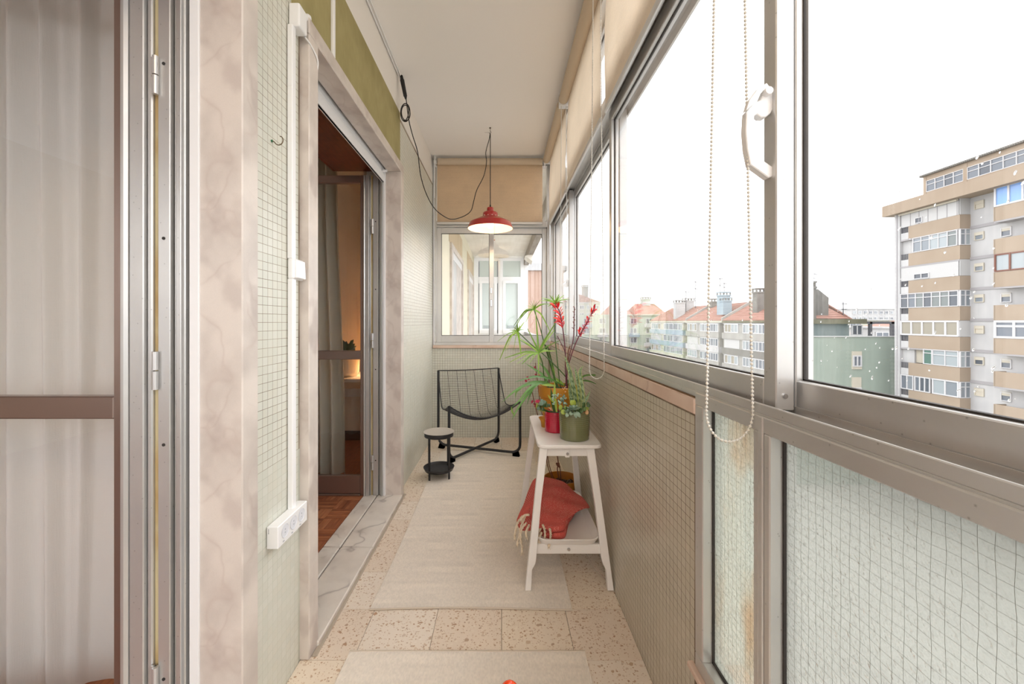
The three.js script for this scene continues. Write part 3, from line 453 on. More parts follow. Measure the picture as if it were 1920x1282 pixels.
// ================================================================ fittings on the left wall
{
  const t = thing('cable_trunking', 'white vertical cable trunking strip on the mosaic beside the door', 'cable trunking', [-0.675, 0.55, -1.31]);
  const seg = []; const tr = (y0, y1, o) => bx(XL + 0.002, XL + 0.019, y0, y1, 1.300 + o, 1.324 + o, 0.002);
  mk('strip', [tr(1.352, 2.10, 0), tr(0.55, 1.288, 0.002)], M.pvc, t); mk('strip', tr(1.9, 1.905, 0.0), M.pvc, t);
  const j = thing('junction_box', 'small white junction box at the top of the trunking', 'junction box', [-0.675, 2.10, -1.32]);
  mk('body', uvBox(new RoundedBoxGeometry(0.036, 0.075, 0.055, 2, 0.006).translate(XL + 0.020, 2.137, -1.335)), M.pvc, j); mk('nozzle', [rod(v3(XL + 0.018, 2.165, -1.36), v3(XL + 0.018, 2.19, -1.40), 0.012, 12), ball(v3(XL + 0.018, 2.195, -1.405), 0.013)], M.pvc, j);
  mk('cable', tube([v3(XL + 0.03, 2.10, -1.36), v3(-0.65, 2.092, -1.40), v3(-0.648, 2.07, -1.44), v3(-0.66, 2.03, -1.456)], 0.003, 6), M.pvc, j);
  const s = thing('light_switch', 'white rounded light switch on the trunking', 'switch', [-0.67, 1.286, -1.335]);
  mk('body', uvBox(new RoundedBoxGeometry(0.022, 0.068, 0.072, 3, 0.008).translate(XL + 0.013, 1.320, -1.335)), M.pvc, s);
  mk('rocker', uvBox(new RoundedBoxGeometry(0.008, 0.060, 0.062, 3, 0.0035).rotateZ(0.05).translate(XL + 0.0255, 1.320, -1.337)), M.white, s);
  const p = thing('power_strip', 'white three-socket power strip low on the mosaic wall', 'power strip', [-0.667, 0.488, -1.275]);
  mk('housing', bx(XL + 0.002, -0.649, 0.488, 0.553, 1.186, 1.364, 0.002), M.pvc, p);
  const sock = std({ color: S(228, 230, 236), roughness: 0.4 }), hole = std({ color: S(196, 198, 206), roughness: 0.6 }), ink = std({ color: S(134, 136, 144), roughness: 0.7 });
  for (const d of [1.225, 1.275, 1.325]) { const k = mk('socket', new THREE.LatheGeometry([[0.0205, 0], [0.019, 0.0008], [0.018, -0.0], [0.0175, -0.001], [0.001, -0.001]].map(([r, y]) => new THREE.Vector2(r, y + 0.0012)), 28).rotateZ(-Math.PI / 2).translate(-0.649, 0.5235, -d), sock, p);
    mk('contact_hole', [rod(v3(-0.6485, 0.5285, -d), v3(-0.6478, 0.5285, -d), 0.0024, 8), rod(v3(-0.6485, 0.5185, -d), v3(-0.6478, 0.5185, -d), 0.0024, 8)], hole, k); mk('print', [bx(-0.6491, -0.6488, 0.4975, 0.4985, d - 0.014, d - 0.006), bx(-0.6491, -0.6488, 0.4945, 0.496, d - 0.013, d - 0.003)], ink, p); }
  mk('print', [bx(-0.677, -0.676, 0.536, 0.547, 1.1856, 1.1862), bx(-0.6775, -0.6755, 0.533, 0.5355, 1.1856, 1.1862)], ink, p);
  const h = thing('wall_hook', 'thin brass screw hook in the mosaic', 'hook', [XL, 1.685, -1.215]);
  const hk = []; for (let i = 0; i <= 14; i++) { const a = -0.2 + i / 14 * 4.1; hk.push(v3(XL + 0.026 + 0.012 * Math.sin(a - 1.4), 1.69 - 0.012 * Math.cos(a - 1.4) * -1 - 0.004, -1.215)); }
  mk('wire', tube([v3(XL, 1.688, -1.215), v3(XL + 0.008, 1.686, -1.215), v3(XL + 0.014, 1.679, -1.215), v3(XL + 0.022, 1.676, -1.215), v3(XL + 0.031, 1.680, -1.215), v3(XL + 0.035, 1.69, -1.215), v3(XL + 0.032, 1.699, -1.215), v3(XL + 0.026, 1.702, -1.215)], 0.0016, 6), std({ color: S(120, 104, 84), metalness: 0.8, roughness: 0.4 }), h);
  mk('plug', rod(v3(XL, 1.688, -1.215), v3(XL + 0.004, 1.688, -1.215), 0.004, 8), std({ color: S(70, 130, 96), roughness: 0.6 }), h);
  const c = thing('cable_trunking', 'narrow white conduit on the olive panel above the lintel', 'cable trunking', [-0.675, 2.186, -1.63]);
  mk('strip', bx(XL + 0.006, XL + 0.018, 2.187, 2.55, 1.622, 1.642, 0.002), M.pvc, c);
  const e = thing('ceiling_cable', 'two thin white cables along the ceiling corner', 'cable', [-0.67, HC, -1.6]);
  mk('cable', tube([v3(-0.672, HC - 0.006, 0.6), v3(-0.672, HC - 0.006, -1.4), v3(-0.672, HC - 0.006, -2.68)], 0.004, 6, 4), M.pvc, e); mk('cable', tube([v3(-0.655, HC - 0.003, 0.6), v3(-0.655, HC - 0.003, -1.4), v3(-0.66, HC - 0.003, -2.68)], 0.003, 6, 4), M.pvc, e);
}
// ================================================================ roller blinds
const blindT = tex(256, 256, (u, v) => { const a = vn(u, v, 128, 128, 401), b = vn(u, v, 3, 90, 405), c = fbm(u, v, 3, 3, 409); const k = 0.94 + 0.05 * a + 0.02 * b + 0.05 * (c - 0.5); return [241 * k, 222 * k, 197 * k]; }, { size: 0.35 });
M.blind = phys({ map: blindT, roughness: 0.95, transmission: 0.6, thickness: 0 });
M.roller = std({ color: S(206, 190, 168), roughness: 0.8 });
M.bead = std({ color: S(216, 212, 202), roughness: 0.4 });
function beadChain(parent, c, top, bottom, halfTop, halfBot, pitch, flip) {
  const pts = [], n = 60; for (let i = 0; i <= n; i++) { const t = i / n; pts.push(v3(c.x - lerp(halfTop, halfBot, Math.pow(t, 1.3)), lerp(top, bottom + halfBot * 1.25, t), c.z)); }
  for (let i = 1; i < 16; i++) { const a = Math.PI * i / 16; pts.push(v3(c.x - halfBot * Math.cos(a), bottom + halfBot * 1.25 * (1 - Math.sin(a)), c.z)); }
  for (let i = n; i >= 0; i--) { const t = i / n; pts.push(v3(c.x + lerp(halfTop, halfBot, Math.pow(t, 1.3)), lerp(top, bottom + halfBot * 1.25, t), c.z)); }
  const cu = new THREE.CatmullRomCurve3(pts), L = cu.getLength(), k = Math.floor(L / pitch), gs = [];
  cu.arcLengthDivisions = 800; const sp = cu.getSpacedPoints(k); const b0 = new THREE.SphereGeometry(pitch * 0.40, 7, 5);
  for (const p of sp) gs.push(b0.clone().translate(p.x, p.y, p.z));
  const ch = mk('bead_chain', gs, M.bead, parent); ch.userData.kind = 'stuff'; mk('chain_cord', tube(pts, pitch * 0.12, 4, 200), M.pvc, ch);
}
function blindRight(label, d0, d1, chainD, bot, chainX, half) {
  const X = 0.462, t = thing('roller_blind', label, 'roller blind', [X, bot, -(d0 + d1) / 2], 'roller blinds along the street side');
  mk('roller', [rod(v3(0.434, 2.705, -d0 - 0.03), v3(0.434, 2.705, -d1 + 0.03), 0.034, 20)], M.roller, t);
  const nn = 14, pos = [], uv = [], idx = [], prof = [[0.434 + 0.034, 2.705], [0.466, 2.6], [X, 2.45], [X - 0.002, 2.3], [X, bot + 0.01]];
  for (let i = 0; i <= nn; i++) for (let j = 0; j < prof.length; j++) { const d = lerp(d0 + 0.035, d1 - 0.035, i / nn), s = i / nn; pos.push(prof[j][0] + 0.004 * Math.sin(s * 9 + j) * (j === 2 || j === 3 ? 1 : 0), prof[j][1], -d); uv.push(d, prof[j][1]); if (i && j) { const a = i * prof.length + j; idx.push(a - prof.length - 1, a - 1, a, a - prof.length - 1, a, a - prof.length); } }
  const g = new THREE.BufferGeometry(); g.setAttribute('position', new THREE.Float32BufferAttribute(pos, 3)); g.setAttribute('uv', new THREE.Float32BufferAttribute(uv, 2)); g.setIndex(idx); g.computeVertexNormals();
  mk('fabric', g, M.blind, t);
  mk('bottom_bar', bx(X - 0.007, X + 0.007, bot - 0.012, bot + 0.014, d0 + 0.033, d1 - 0.033, 0.004), M.aluBright, t);
  for (const d of [d0 + 0.012, d1 - 0.012]) mk('bracket', [bx(0.41, 0.475, 2.67, HC, d - 0.003, d + 0.003), rod(v3(0.434, 2.705, -d + 0.012), v3(0.434, 2.705, -d - 0.012), 0.02, 14)], M.pvc, t);
  beadChain(t, v3(chainX, 0, -chainD), 2.70, EYE - (half > 0.04 ? 225 : half > 0.031 ? 107 : 57) * chainD / F, 0.017, half, 0.0074);
}
blindRight('nearest roller blind on the street side with a long bead chain by the white handle', 0.795, 1.845, 0.775, 2.085, 0.4335, 0.044);
blindRight('middle roller blind on the street side with its chain above the plant stand', 1.86, 2.885, 1.868, 2.085, 0.437, 0.034);
blindRight('farthest roller blind on the street side in the corner', 2.90, 3.95, 2.908, 2.085, 0.4445, 0.03);
{
  const t = thing('roller_blind', 'beige roller blind half lowered over the end window behind the red lamp', 'roller blind', [-0.11, 2.1, -3.99]);
  mk('roller', rod(v3(-0.62, 2.715, -3.99), v3(0.40, 2.715, -3.99), 0.032, 20), M.roller, t);
  mk('fabric', [bx(-0.632, 0.405, 2.125, 2.715, 4.018, 4.0195)], M.blind, t);
  mk('bottom_bar', bx(-0.635, 0.408, 2.108, 2.132, 4.012, 4.026, 0.004), M.aluBright, t);
  for (const x of [-0.645, 0.425]) mk('bracket', [bx(x - 0.004, x + 0.004, 2.675, HC, 3.955, 4.03), rod(v3(x - 0.014, 2.715, -3.99), v3(x + 0.014, 2.715, -3.99), 0.019, 14)], M.pvc, t);
  mk('pull_cord', tube([v3(-0.652, 2.70, -3.985), v3(-0.652, 2.4, -3.985), v3(-0.652, 2.36, -3.985)], 0.004, 6), M.pvc, t);
}
// ================================================================ pendant lamp and its cord
{
  const C = v3(-0.092, 1.925, -3.40), t = thing('pendant_lamp', 'red enamel pendant lamp with lit bulb hanging from the ceiling', 'lamp', [C.x, C.y, C.z]);
  const red = phys({ color: S(176, 34, 34), roughness: 0.28, clearcoat: 0.6, clearcoatRoughness: 0.15 }), inner = std({ color: S(250, 240, 224), roughness: 0.5 });
  const at = [C.x, C.y, C.z];
  mk('shade', lathe([[0.187, 0], [0.188, 0.004], [0.172, 0.047], [0.166, 0.052], [0.12, 0.074], [0.085, 0.092], [0.062, 0.102]], 48, at), red, t);
  tag(mk('shade_lining', lathe([[0.1865, 0.0005], [0.170, 0.046], [0.118, 0.0725], [0.084, 0.090], [0.03, 0.104]], 48, at), inner, t), 'cream inside of the shade');
  const cap = mk('cap', lathe([[0.062, 0.102], [0.063, 0.106], [0.061, 0.130], [0.055, 0.136], [0.030, 0.138], [0.028, 0.142], [0.028, 0.170], [0.024, 0.176], [0.010, 0.178], [0.001, 0.178]], 36, at), red, t);
  for (let i = 0; i < 14; i++) { const a = i / 14 * Math.PI * 2, p = v3(C.x + 0.0735 * Math.cos(a), C.y + 0.0985, C.z + 0.0735 * Math.sin(a)); mk('vent_hole', ball(p, 0.0042, 6, 5), inner, cap); }
  mk('strain_relief', rod(v3(C.x, C.y + 0.176, C.z), v3(C.x, C.y + 0.20, C.z), 0.008, 10, 0.005), M.cord, t);
  mk('bulb', [lathe([[0.001, -0.04], [0.018, -0.034], [0.030, -0.014], [0.031, 0.002], [0.022, 0.028], [0.014, 0.046], [0.001, 0.046]], 20, [C.x, C.y + 0.035, C.z])], std({ color: 0xffffff, emissive: S(255, 226, 178), emissiveIntensity: 0.7 }), t);
  mk('pull_string', tube([v3(C.x + 0.034, C.y + 0.05, C.z), v3(C.x + 0.034, C.y - 0.02, C.z + 0.001), v3(C.x + 0.034, C.y - 0.09, C.z)], 0.0008, 4), M.cord, t); mk('pull_knob', ball(v3(C.x + 0.034, C.y - 0.094, C.z), 0.005), std({ color: S(140, 84, 60) }), t);
  const pl = new THREE.PointLight(S(255, 216, 166), 0.085); pl.position.set(0, 0.03, 0); pl.castShadow = true; pl.shadow.radius = 1.5; t.add(pl);
  const hook = v3(C.x - 0.001, HC - 0.03, C.z);
  mk('ceiling_hook', [rod(v3(hook.x, HC, hook.z), v3(hook.x, HC - 0.03, hook.z), 0.0022, 6), tube([v3(hook.x, HC - 0.03, hook.z), v3(hook.x + 0.008, HC - 0.037, hook.z), v3(hook.x, HC - 0.046, hook.z), v3(hook.x - 0.01, HC - 0.044, hook.z)], 0.002, 6), rod(v3(hook.x, HC, hook.z), v3(hook.x, HC - 0.004, hook.z), 0.008, 12), rod(v3(hook.x, HC - 0.04, hook.z), v3(hook.x - 0.045, HC - 0.044, hook.z + 0.01), 0.0008, 4)], std({ color: S(90, 84, 74), metalness: 0.6, roughness: 0.4 }), t);
  const w = (px, py, k) => P(px, py, lerp(2.69, 3.40, k));
  mk('cord', [tube([v3(C.x, C.y + 0.19, C.z), v3(C.x, C.y + 0.5, C.z), v3(hook.x + 0.001, HC - 0.05, C.z)], 0.0032, 8, 12),
    tube([v3(hook.x, HC - 0.046, C.z), w(917, 262, 1), w(911, 285, 0.99), w(912, 305, 0.97), w(907, 330, 0.93), w(894, 356, 0.88), w(888, 378, 0.83), w(883, 395, 0.78), w(870, 405, 0.7), w(850, 411, 0.62), w(835, 407, 0.56), w(815, 391, 0.46), w(800, 365, 0.35), w(789, 330, 0.24), w(783, 285, 0.15), w(774, 255, 0.08), w(768, 232, 0.04), w(765, 214, 0.02), w(762, 190, 0.01), w(760, 178, 0)], 0.0032, 8, 120)], M.cord, t);
  const k = P(760, 211, 2.68); for (const [r, dx, dy, rot] of [[0.033, 0, 0, 0.1], [0.031, -0.004, 0.003, 0.5], [0.028, 0.003, -0.002, -0.3]]) { const q = []; for (let i = 0; i < 20; i++) { const a = i / 20 * 6.283; q.push(v3(k.x + dx + r * 0.95 * Math.cos(a), k.y + dy + r * 1.8 * Math.sin(a), k.z + r * Math.cos(a) * Math.sin(rot))); } mk('cord_coil', tube(q, 0.0032, 6, 60, true), M.cord, t); }
  const a = P(754, 150, 2.68), b = P(760, 180, 2.68); mk('plug', [rod(a, b, 0.014, 12, 0.012), rod(P(752.5, 142, 2.68), a, 0.009, 10, 0.012), rod(b, P(761, 186, 2.68), 0.011, 10, 0.005)], M.cord, t);
}
{ // opal ceiling globe behind the camera: its warm light falls on the near walls and the ceiling
  const C = v3(-0.12, 2.55, 0.75), t = thing('ceiling_lamp', 'opal globe ceiling lamp behind the camera', 'lamp', [C.x, C.y, C.z]);
  mk('rose', rod(v3(C.x, HC, C.z), v3(C.x, HC - 0.02, C.z), 0.05, 20), M.pvc, t); mk('stem', rod(v3(C.x, HC - 0.02, C.z), v3(C.x, 2.62, C.z), 0.008, 8), M.pvc, t);
  mk('globe_bulb', ball(C, 0.075, 20, 14), std({ color: 0xffffff, emissive: S(255, 222, 178), emissiveIntensity: 1.2 }), t);
  const pl = new THREE.PointLight(S(255, 216, 170), 0.42); pl.castShadow = true; pl.shadow.radius = 3; t.add(pl);
}
// ================================================================ wire lounge chair
{
  const BL = v3(-0.573, 0, -3.712), BR = v3(-0.026, 0, -3.91), FL = v3(-0.422, 0, -3.295), FR = v3(0.159, 0, -3.464);
  const t = thing('lounge_chair', 'black steel wire lounge chair with crossed frame by the end wall', 'chair', [-0.2, 0, -3.6]); t.position.y = 0.0065;
  const yb = 0.70, yf = 0.462, r = 0.0115, up = (p, y) => v3(p.x, y, p.z);
  const frame = (A, ya, B, y2) => { const d = B.clone().sub(A).normalize(), e = 0.075; const q = []; q.push(up(A, ya), up(A, ya * 0.55), up(A, 0.11));
    for (let i = 1; i <= 4; i++) { const a = i / 4 * Math.PI / 2; q.push(A.clone().addScaledVector(d, e * (1 - Math.cos(a))).setY(0.10 - 0.07 * Math.sin(a))); }
    for (let i = 1; i < 4; i++) q.push(A.clone().lerp(B, 0.15 + 0.7 * i / 4 - 0.02).setY(0.03));
    for (let i = 4; i >= 1; i--) { const a = i / 4 * Math.PI / 2; q.push(B.clone().addScaledVector(d, -e * (1 - Math.cos(a))).setY(0.10 - 0.07 * Math.sin(a))); }
    q.push(up(B, 0.11), up(B, y2 * 0.6), up(B, y2)); return tube(q, r, 10, 90); };
  mk('tube_frame', frame(BL, yb, FR, yf), M.black, t); mk('tube_frame', frame(BR, yb, FL, yf), M.black, t);
  for (const [A, B] of [[BL, FR], [FR, BL], [BR, FL], [FL, BR]]) { const d = B.clone().sub(A).normalize(), s = v3(-d.z, 0, d.x), c = A.clone().addScaledVector(d, 0.028); const q = []; for (const [u, y] of [[-0.024, 0], [0.034, 0], [0.036, 0.022], [0.016, 0.026], [0.0, 0.038], [-0.012, 0.040]]) q.push([u, y]);
    const sh = new THREE.Shape(q.map(([x, y]) => new THREE.Vector2(x, y))), g = new THREE.ExtrudeGeometry(sh, { depth: 0.028, bevelEnabled: false }).translate(0, 0, -0.014); const m4 = new THREE.Matrix4().makeBasis(d, v3(0, 1, 0), s.clone().negate()).setPosition(c.x, 0, c.z); g.applyMatrix4(m4); mk('foot', uvBox(g), M.black, t); }
  // slung wire surface: u across, v from the back's top edge to the seat's front edge
  const prof = [[0, 0.70], [0.09, 0.60], [0.20, 0.50], [0.33, 0.405], [0.48, 0.390], [0.66, 0.405], [0.83, 0.432], [1, 0.462]];
  const pc = new THREE.CatmullRomCurve3(prof.map(([d, y]) => v3(d, y, 0)), false, 'catmullrom', 0.5);
  const sag = (v) => lerp(0.035, 0.115, sstep(0.15, 0.85, v));
  const Q = (u, v) => { const p = pc.getPoint(v), L = BL.clone().lerp(FL, p.x), R = BR.clone().lerp(FR, p.x), c = L.lerp(R, u), k = 4 * u * (1 - u), bow = sag(v) * k; return v3(c.x, p.y - bow * (0.3 + 0.7 * sstep(0.0, 0.5, v)), c.z - (v < 0.55 ? 0.035 * k * (1 - v / 0.55) : 0)); };
  const line = (f, n, rad, k = 4) => { const q = []; for (let i = 0; i <= n; i++) q.push(f(i / n)); return tube(q, rad, k, n * 2); };
  const rows = []; for (let i = 1; i < 58; i++) rows.push(line((s) => Q(s, i < 26 ? i / 52 : 0.5 + (i - 26) / 64), 14, 0.0011)); mk('cross_wires', rows, M.black, t).userData.kind = 'stuff';
  const cols = []; for (let i = 1; i < 7; i++) cols.push(line((s) => Q(i / 7, s), 26, 0.0016)); mk('length_wires', cols, M.black, t);
  mk('rim', [line((s) => Q(s, 0), 16, 0.005, 8), line((s) => Q(s, 1), 16, 0.006, 8), line((s) => Q(0, s), 26, 0.0045, 8), line((s) => Q(1, s), 26, 0.0045, 8)], M.black, t);
}
// ================================================================ side table with its tray
{
  const C = v3(-0.462, 0.006, -3.02), t = thing('side_table', 'small round black metal plant table on the rug corner', 'table', [C.x, C.y, C.z]), at = [C.x, C.y, C.z];
  const R = 0.100;
  for (const a of [20, 110, 200, 290]) { const q = (a + 14) * Math.PI / 180, x = C.x + R * Math.cos(q), z = C.z + R * Math.sin(q), g = bx(-0.007, 0.007, 0, 0.325, -0.004, 0.004, 0.001); g.rotateY(-q + Math.PI / 2); g.translate(x, C.y, z); mk('leg', g, M.black, t); }
  mk('lower_tray', lathe([[0.001, 0.052], [0.100, 0.052], [0.112, 0.074], [0.114, 0.074], [0.102, 0.049], [0.001, 0.049]], 40, at), M.black, t);
  mk('top_ring', lathe([[0.096, 0.30], [0.106, 0.30], [0.106, 0.326], [0.096, 0.326], [0.096, 0.30]], 40, at), M.black, t);
  mk('top_plate', lathe([[0.001, 0.322], [0.098, 0.322], [0.098, 0.326], [0.001, 0.326]], 32, at), M.black, t);
  const tr = thing('tray', 'round engraved silver tray lying on the black side table', 'tray', [C.x, C.y + 0.3265, C.z]);
  const eng = tex(256, 256, (u, v) => { const x = u * 2 - 1, y = v * 2 - 1, r = Math.hypot(x, y), a = Math.atan2(y, x); const k = (Math.sin(r * 46) > 0.55 ? 60 : 0) + (Math.sin(a * 24 + 6 * Math.sin(r * 16)) > 0.5 && r > 0.2 && r < 0.8 ? 70 : 0); return 200 - k; }, { srgb: false });
  const g = lathe([[0.001, 0.0005], [0.086, 0.0005], [0.090, 0.004], [0.112, 0.007], [0.113, 0.005], [0.090, 0], [0.001, 0]], 48, [0, 0, 0]); { const p = g.attributes.position, uv = g.attributes.uv; for (let i = 0; i < p.count; i++) uv.setXY(i, 0.5 + p.getX(i) / 0.23, 0.5 + p.getZ(i) / 0.23); }
  mk('plate', g.translate(C.x, C.y + 0.3265, C.z), std({ color: S(206, 198, 190), metalness: 0.45, roughness: 0.36, bumpMap: eng, bumpScale: 0.0008 }), tr);
}
// ================================================================ rugs
{
  const rib = tex(512, 512, (u, v) => { const s = Math.sin(u * 110 * Math.PI * 2) * 0.5 + 0.5, k = vn(u, v, 128, 64, 503), b = vn(u, v, 2, 24, 507), n = fbm(u, v, 6, 4, 511), sp = hash(u * 512 | 0, v * 512 | 0, 13) > 0.9992 ? 0.7 : 1; const q = (0.93 + 0.035 * s + 0.06 * (k - 0.5) + 0.10 * (b - 0.5) * sstep(0.3, 0.8, n)) * sp; return [244 * q, 233 * q, 219 * q]; }, { size: 0.5 });
  const ribB = tex(512, 512, (u, v) => 90 + 100 * (Math.sin(u * 110 * Math.PI * 2) * 0.5 + 0.5) + 60 * (vn(u, v, 64, 128, 521) - 0.5), { srgb: false, size: 0.5 });
  const mat = std({ map: rib, roughness: 0.98, bumpMap: ribB, bumpScale: 0.0009 });
  const edge = std({ color: S(206, 192, 174), roughness: 0.98 });
  function rug(label, x0, x1, d0, d1, wob) {
    const nx = 24, nz = 48, top = [], idx = [], uv = [];
    const H = (x, d) => 0.0055 + 0.002 * (Math.sin(x * 9 + d * 3) * 0.5 + 0.5) * 0.6;
    for (let j = 0; j <= nz; j++) for (let i = 0; i <= nx; i++) { const s = i / nx, q = j / nz; let x = lerp(x0, x1, s), d = lerp(d0, d1, q); d += (1 - q) * (wob * Math.sin(s * 3.4 + 0.4) + wob * 0.8 * (s - 0.5)); x += 0.006 * Math.sin(q * 7) * (s < 0.5 ? 1 : 0.6); top.push([x, H(x, d), -d]); uv.push(x, d); }
    const pos = []; top.forEach((p) => pos.push(...p)); const N = top.length; top.forEach((p) => pos.push(p[0], 0.0003, p[2])); const uvs = [...uv, ...uv];
    const q4 = (a, b, c, d) => idx.push(a, b, c, a, c, d);
    for (let j = 0; j < nz; j++) for (let i = 0; i < nx; i++) { const a = j * (nx + 1) + i; q4(a, a + 1, a + nx + 2, a + nx + 1); }
    for (let i = 0; i < nx; i++) { q4(N + i, N + i + 1, i + 1, i); const a = nz * (nx + 1) + i; q4(a, a + 1, N + a + 1, N + a); }
    for (let j = 0; j < nz; j++) { const a = j * (nx + 1), b = a + nx; q4(a, a + nx + 1, N + a + nx + 1, N + a); q4(N + b, N + b + nx + 1, b + nx + 1, b); }
    const g = new THREE.BufferGeometry(); g.setAttribute('position', new THREE.Float32BufferAttribute(pos, 3)); g.setAttribute('uv', new THREE.Float32BufferAttribute(uvs, 2)); g.setIndex(idx); g.computeVertexNormals();
    const o = thing('rug', label, 'rug', [(x0 + x1) / 2, 0, -(d0 + d1) / 2], 'woven beige rugs on the terrazzo'); mk('weave', toCreasedNormals(g.toNonIndexed(), 0.7), mat, o);
    const tx = (k) => v3(lerp(x0, x1, k), 0, 0), hem = (a) => { const q = []; for (let i = 0; i <= nx; i++) { const p = top[a + i]; q.push(v3(p[0], 0.0042, p[2])); } return tube(q, 0.0038, 6, 48); }; mk('hem', [hem(0), hem(nz * (nx + 1))], edge, o);
  }
  rug('long beige woven rug under the plant stand and chair', -0.525, 0.282, 1.625, 3.62, 0.012);
  rug('beige woven rug in the foreground at the bottom edge', -0.530, 0.288, -0.55, 1.418, 0.0);
}
{ // orange tip at the bottom edge of the picture
  const p = P(955, 1271, 0.86), t = thing('orange_handle', 'glossy orange rounded plastic handle tip at the bottom edge', 'handle', [p.x, 0.0, p.z]);
  const o = phys({ color: S(232, 66, 8), roughness: 0.2, clearcoat: 0.6 });
  // a loop handle rising from a low round bucket
  const h = 0.412, q = []; for (let i = 0; i <= 24; i++) { const a = Math.PI * i / 24; q.push(v3(p.x - 0.021 * Math.cos(a), 0.22 + (h - 0.226) * Math.pow(Math.sin(a), 0.35), p.z + 0.02 * Math.sin(a))); }
  mk('loop', tube([...q], 0.006, 12, 80), o, t);
  mk('bucket', lathe([[0.001, 0.004], [0.085, 0.004], [0.112, 0.215], [0.116, 0.218], [0.112, 0.222], [0.106, 0.216], [0.08, 0.012], [0.001, 0.012]], 40, [p.x, 0.004, p.z]), o, t);
}
// ================================================================ white plant stand
{
  const w = phys({ color: S(238, 233, 227), roughness: 0.38 });
  const t = thing('plant_stand', 'white two-tier plant stand with splayed legs by the mosaic wall', 'plant stand', [0.3, 0, -2.05]); t.position.y = 0.0084;
  const TOP = 0.592, cx = 0.290, cb = 0.302;
  const dAt = (y, rear) => rear ? lerp(2.385, 2.33, y / TOP) : lerp(1.735, 1.80, y / TOP);
  const leg = (side, rear) => {           // outline in x, y, given for the right leg about the stand's middle and mirrored
    const o = [[0.187, 0], [0.118 + 0.0, TOP - 0.004], [0.086, TOP - 0.004], [0.118, 0.36], [0.142, 0.125], [0.146, 0.105], [0.160, 0.082], [0.164, 0]];
    const s = new THREE.Shape(o.map(([x, y]) => new THREE.Vector2(cx + side * x, y))), g = new THREE.ExtrudeGeometry(s, { depth: 0.026, bevelEnabled: true, bevelSize: 0.0015, bevelThickness: 0.0015, bevelSegments: 1 }), p = g.attributes.position;
    for (let i = 0; i < p.count; i++) { const y = p.getY(i); p.setZ(i, -(dAt(y, rear) + (rear ? -0.026 : 0)) - 0.026 + p.getZ(i)); } g.computeVertexNormals(); return uvBox(g);
  };
  for (const s of [-1, 1]) for (const r of [false, true]) mk('leg', leg(s, r), w, t);
  const board = (x0, x1, d0, d1, y0, y1, rad, b) => { const s = new THREE.Shape(), h = (x1 - x0), l = (d1 - d0); s.moveTo(x0 + rad, d0); s.lineTo(x1 - rad, d0); s.quadraticCurveTo(x1, d0, x1, d0 + rad); s.lineTo(x1, d1 - rad); s.quadraticCurveTo(x1, d1, x1 - rad, d1); s.lineTo(x0 + rad, d1); s.quadraticCurveTo(x0, d1, x0, d1 - rad); s.lineTo(x0, d0 + rad); s.quadraticCurveTo(x0, d0, x0 + rad, d0);
    const g = new THREE.ExtrudeGeometry(s, { depth: y1 - y0 - 2 * b, bevelEnabled: true, bevelSize: b, bevelThickness: b, bevelSegments: 2, curveSegments: 8 }).translate(0, 0, y0 + b); g.rotateX(-Math.PI / 2); return uvBox(g); };
  // top: a shallow tray board
  mk('top', board(cb - 0.138, cb + 0.138, 1.785, 2.352, TOP - 0.006, TOP + 0.010, 0.035, 0.004), w, t);
  for (const d of [1.808, 2.300]) mk('apron', bx(cx - 0.10, cx + 0.10, TOP - 0.046, TOP - 0.008, d, d + 0.018, 0.0015), w, t);
  mk('bracket', bx(cx - 0.008, cx + 0.012, TOP - 0.050, TOP - 0.012, 1.801, 1.809, 0.002), w, t);
  const scr = (x, y, d) => mk('screw', [rod(v3(x, y, -d), v3(x, y, -d + 0.004), 0.0065, 14), rod(v3(x, y, -d + 0.004), v3(x, y, -d + 0.0055), 0.003, 6)], M.chrome, t);
  scr(cx + 0.002, TOP - 0.033, 1.801);
  // lower tray with raised rim
  const x0 = cx - 0.142, x1 = cx + 0.142, d0 = 1.752, d1 = 2.272, yb = 0.176, yt = 0.206, fl = 0.024, pos = [], idx = [];
  { const ring = (e, y) => { const r = 0.034 + e, q = []; const X0 = x0 + fl - e, X1 = x1 - fl + e, A = d0 + fl - e, B = d1 - fl + e; for (const [ccx, ccd, a0] of [[X1 - r, A + r, -90], [X1 - r, B - r, 0], [X0 + r, B - r, 90], [X0 + r, A + r, 180]]) for (let i = 0; i <= 6; i++) { const a = (a0 + i * 15) * Math.PI / 180; q.push([ccx + r * Math.cos(a), y, -(ccd + r * Math.sin(a))]); } return q; };
    const rings = [ring(-0.006, yb + 0.004), ring(0.002, yb + 0.006), ring(0.018, yt - 0.002), ring(0.022, yt), ring(0.026, yt - 0.002), ring(0.010, yb), ring(-0.006, yb - 0.002)], n = rings[0].length;
    rings.forEach((r) => r.forEach((p) => pos.push(...p)));
    for (let k = 0; k + 1 < rings.length; k++) for (let i = 0; i < n; i++) { const j = (i + 1) % n, a = k * n + i, b = k * n + j; idx.push(a, b, b + n, a, b + n, a + n); }
    const cT = pos.length / 3; pos.push((x0 + x1) / 2, yb + 0.004, -(d0 + d1) / 2); const cB = cT + 1; pos.push((x0 + x1) / 2, yb - 0.002, -(d0 + d1) / 2); for (let i = 0; i < n; i++) { const j = (i + 1) % n; idx.push(cT, j, i); const o = (rings.length - 1) * n; idx.push(cB, o + i, o + j); }
    const g = new THREE.BufferGeometry(); g.setAttribute('position', new THREE.Float32BufferAttribute(pos, 3)); g.setIndex(idx); mk('lower_tray', toCreasedNormals(g.toNonIndexed(), 0.9), w, t); }
  for (const d of [1.768, 2.30]) mk('apron', bx(cx - 0.145, cx + 0.145, 0.136, 0.176, d, d + 0.018, 0.0015), w, t);
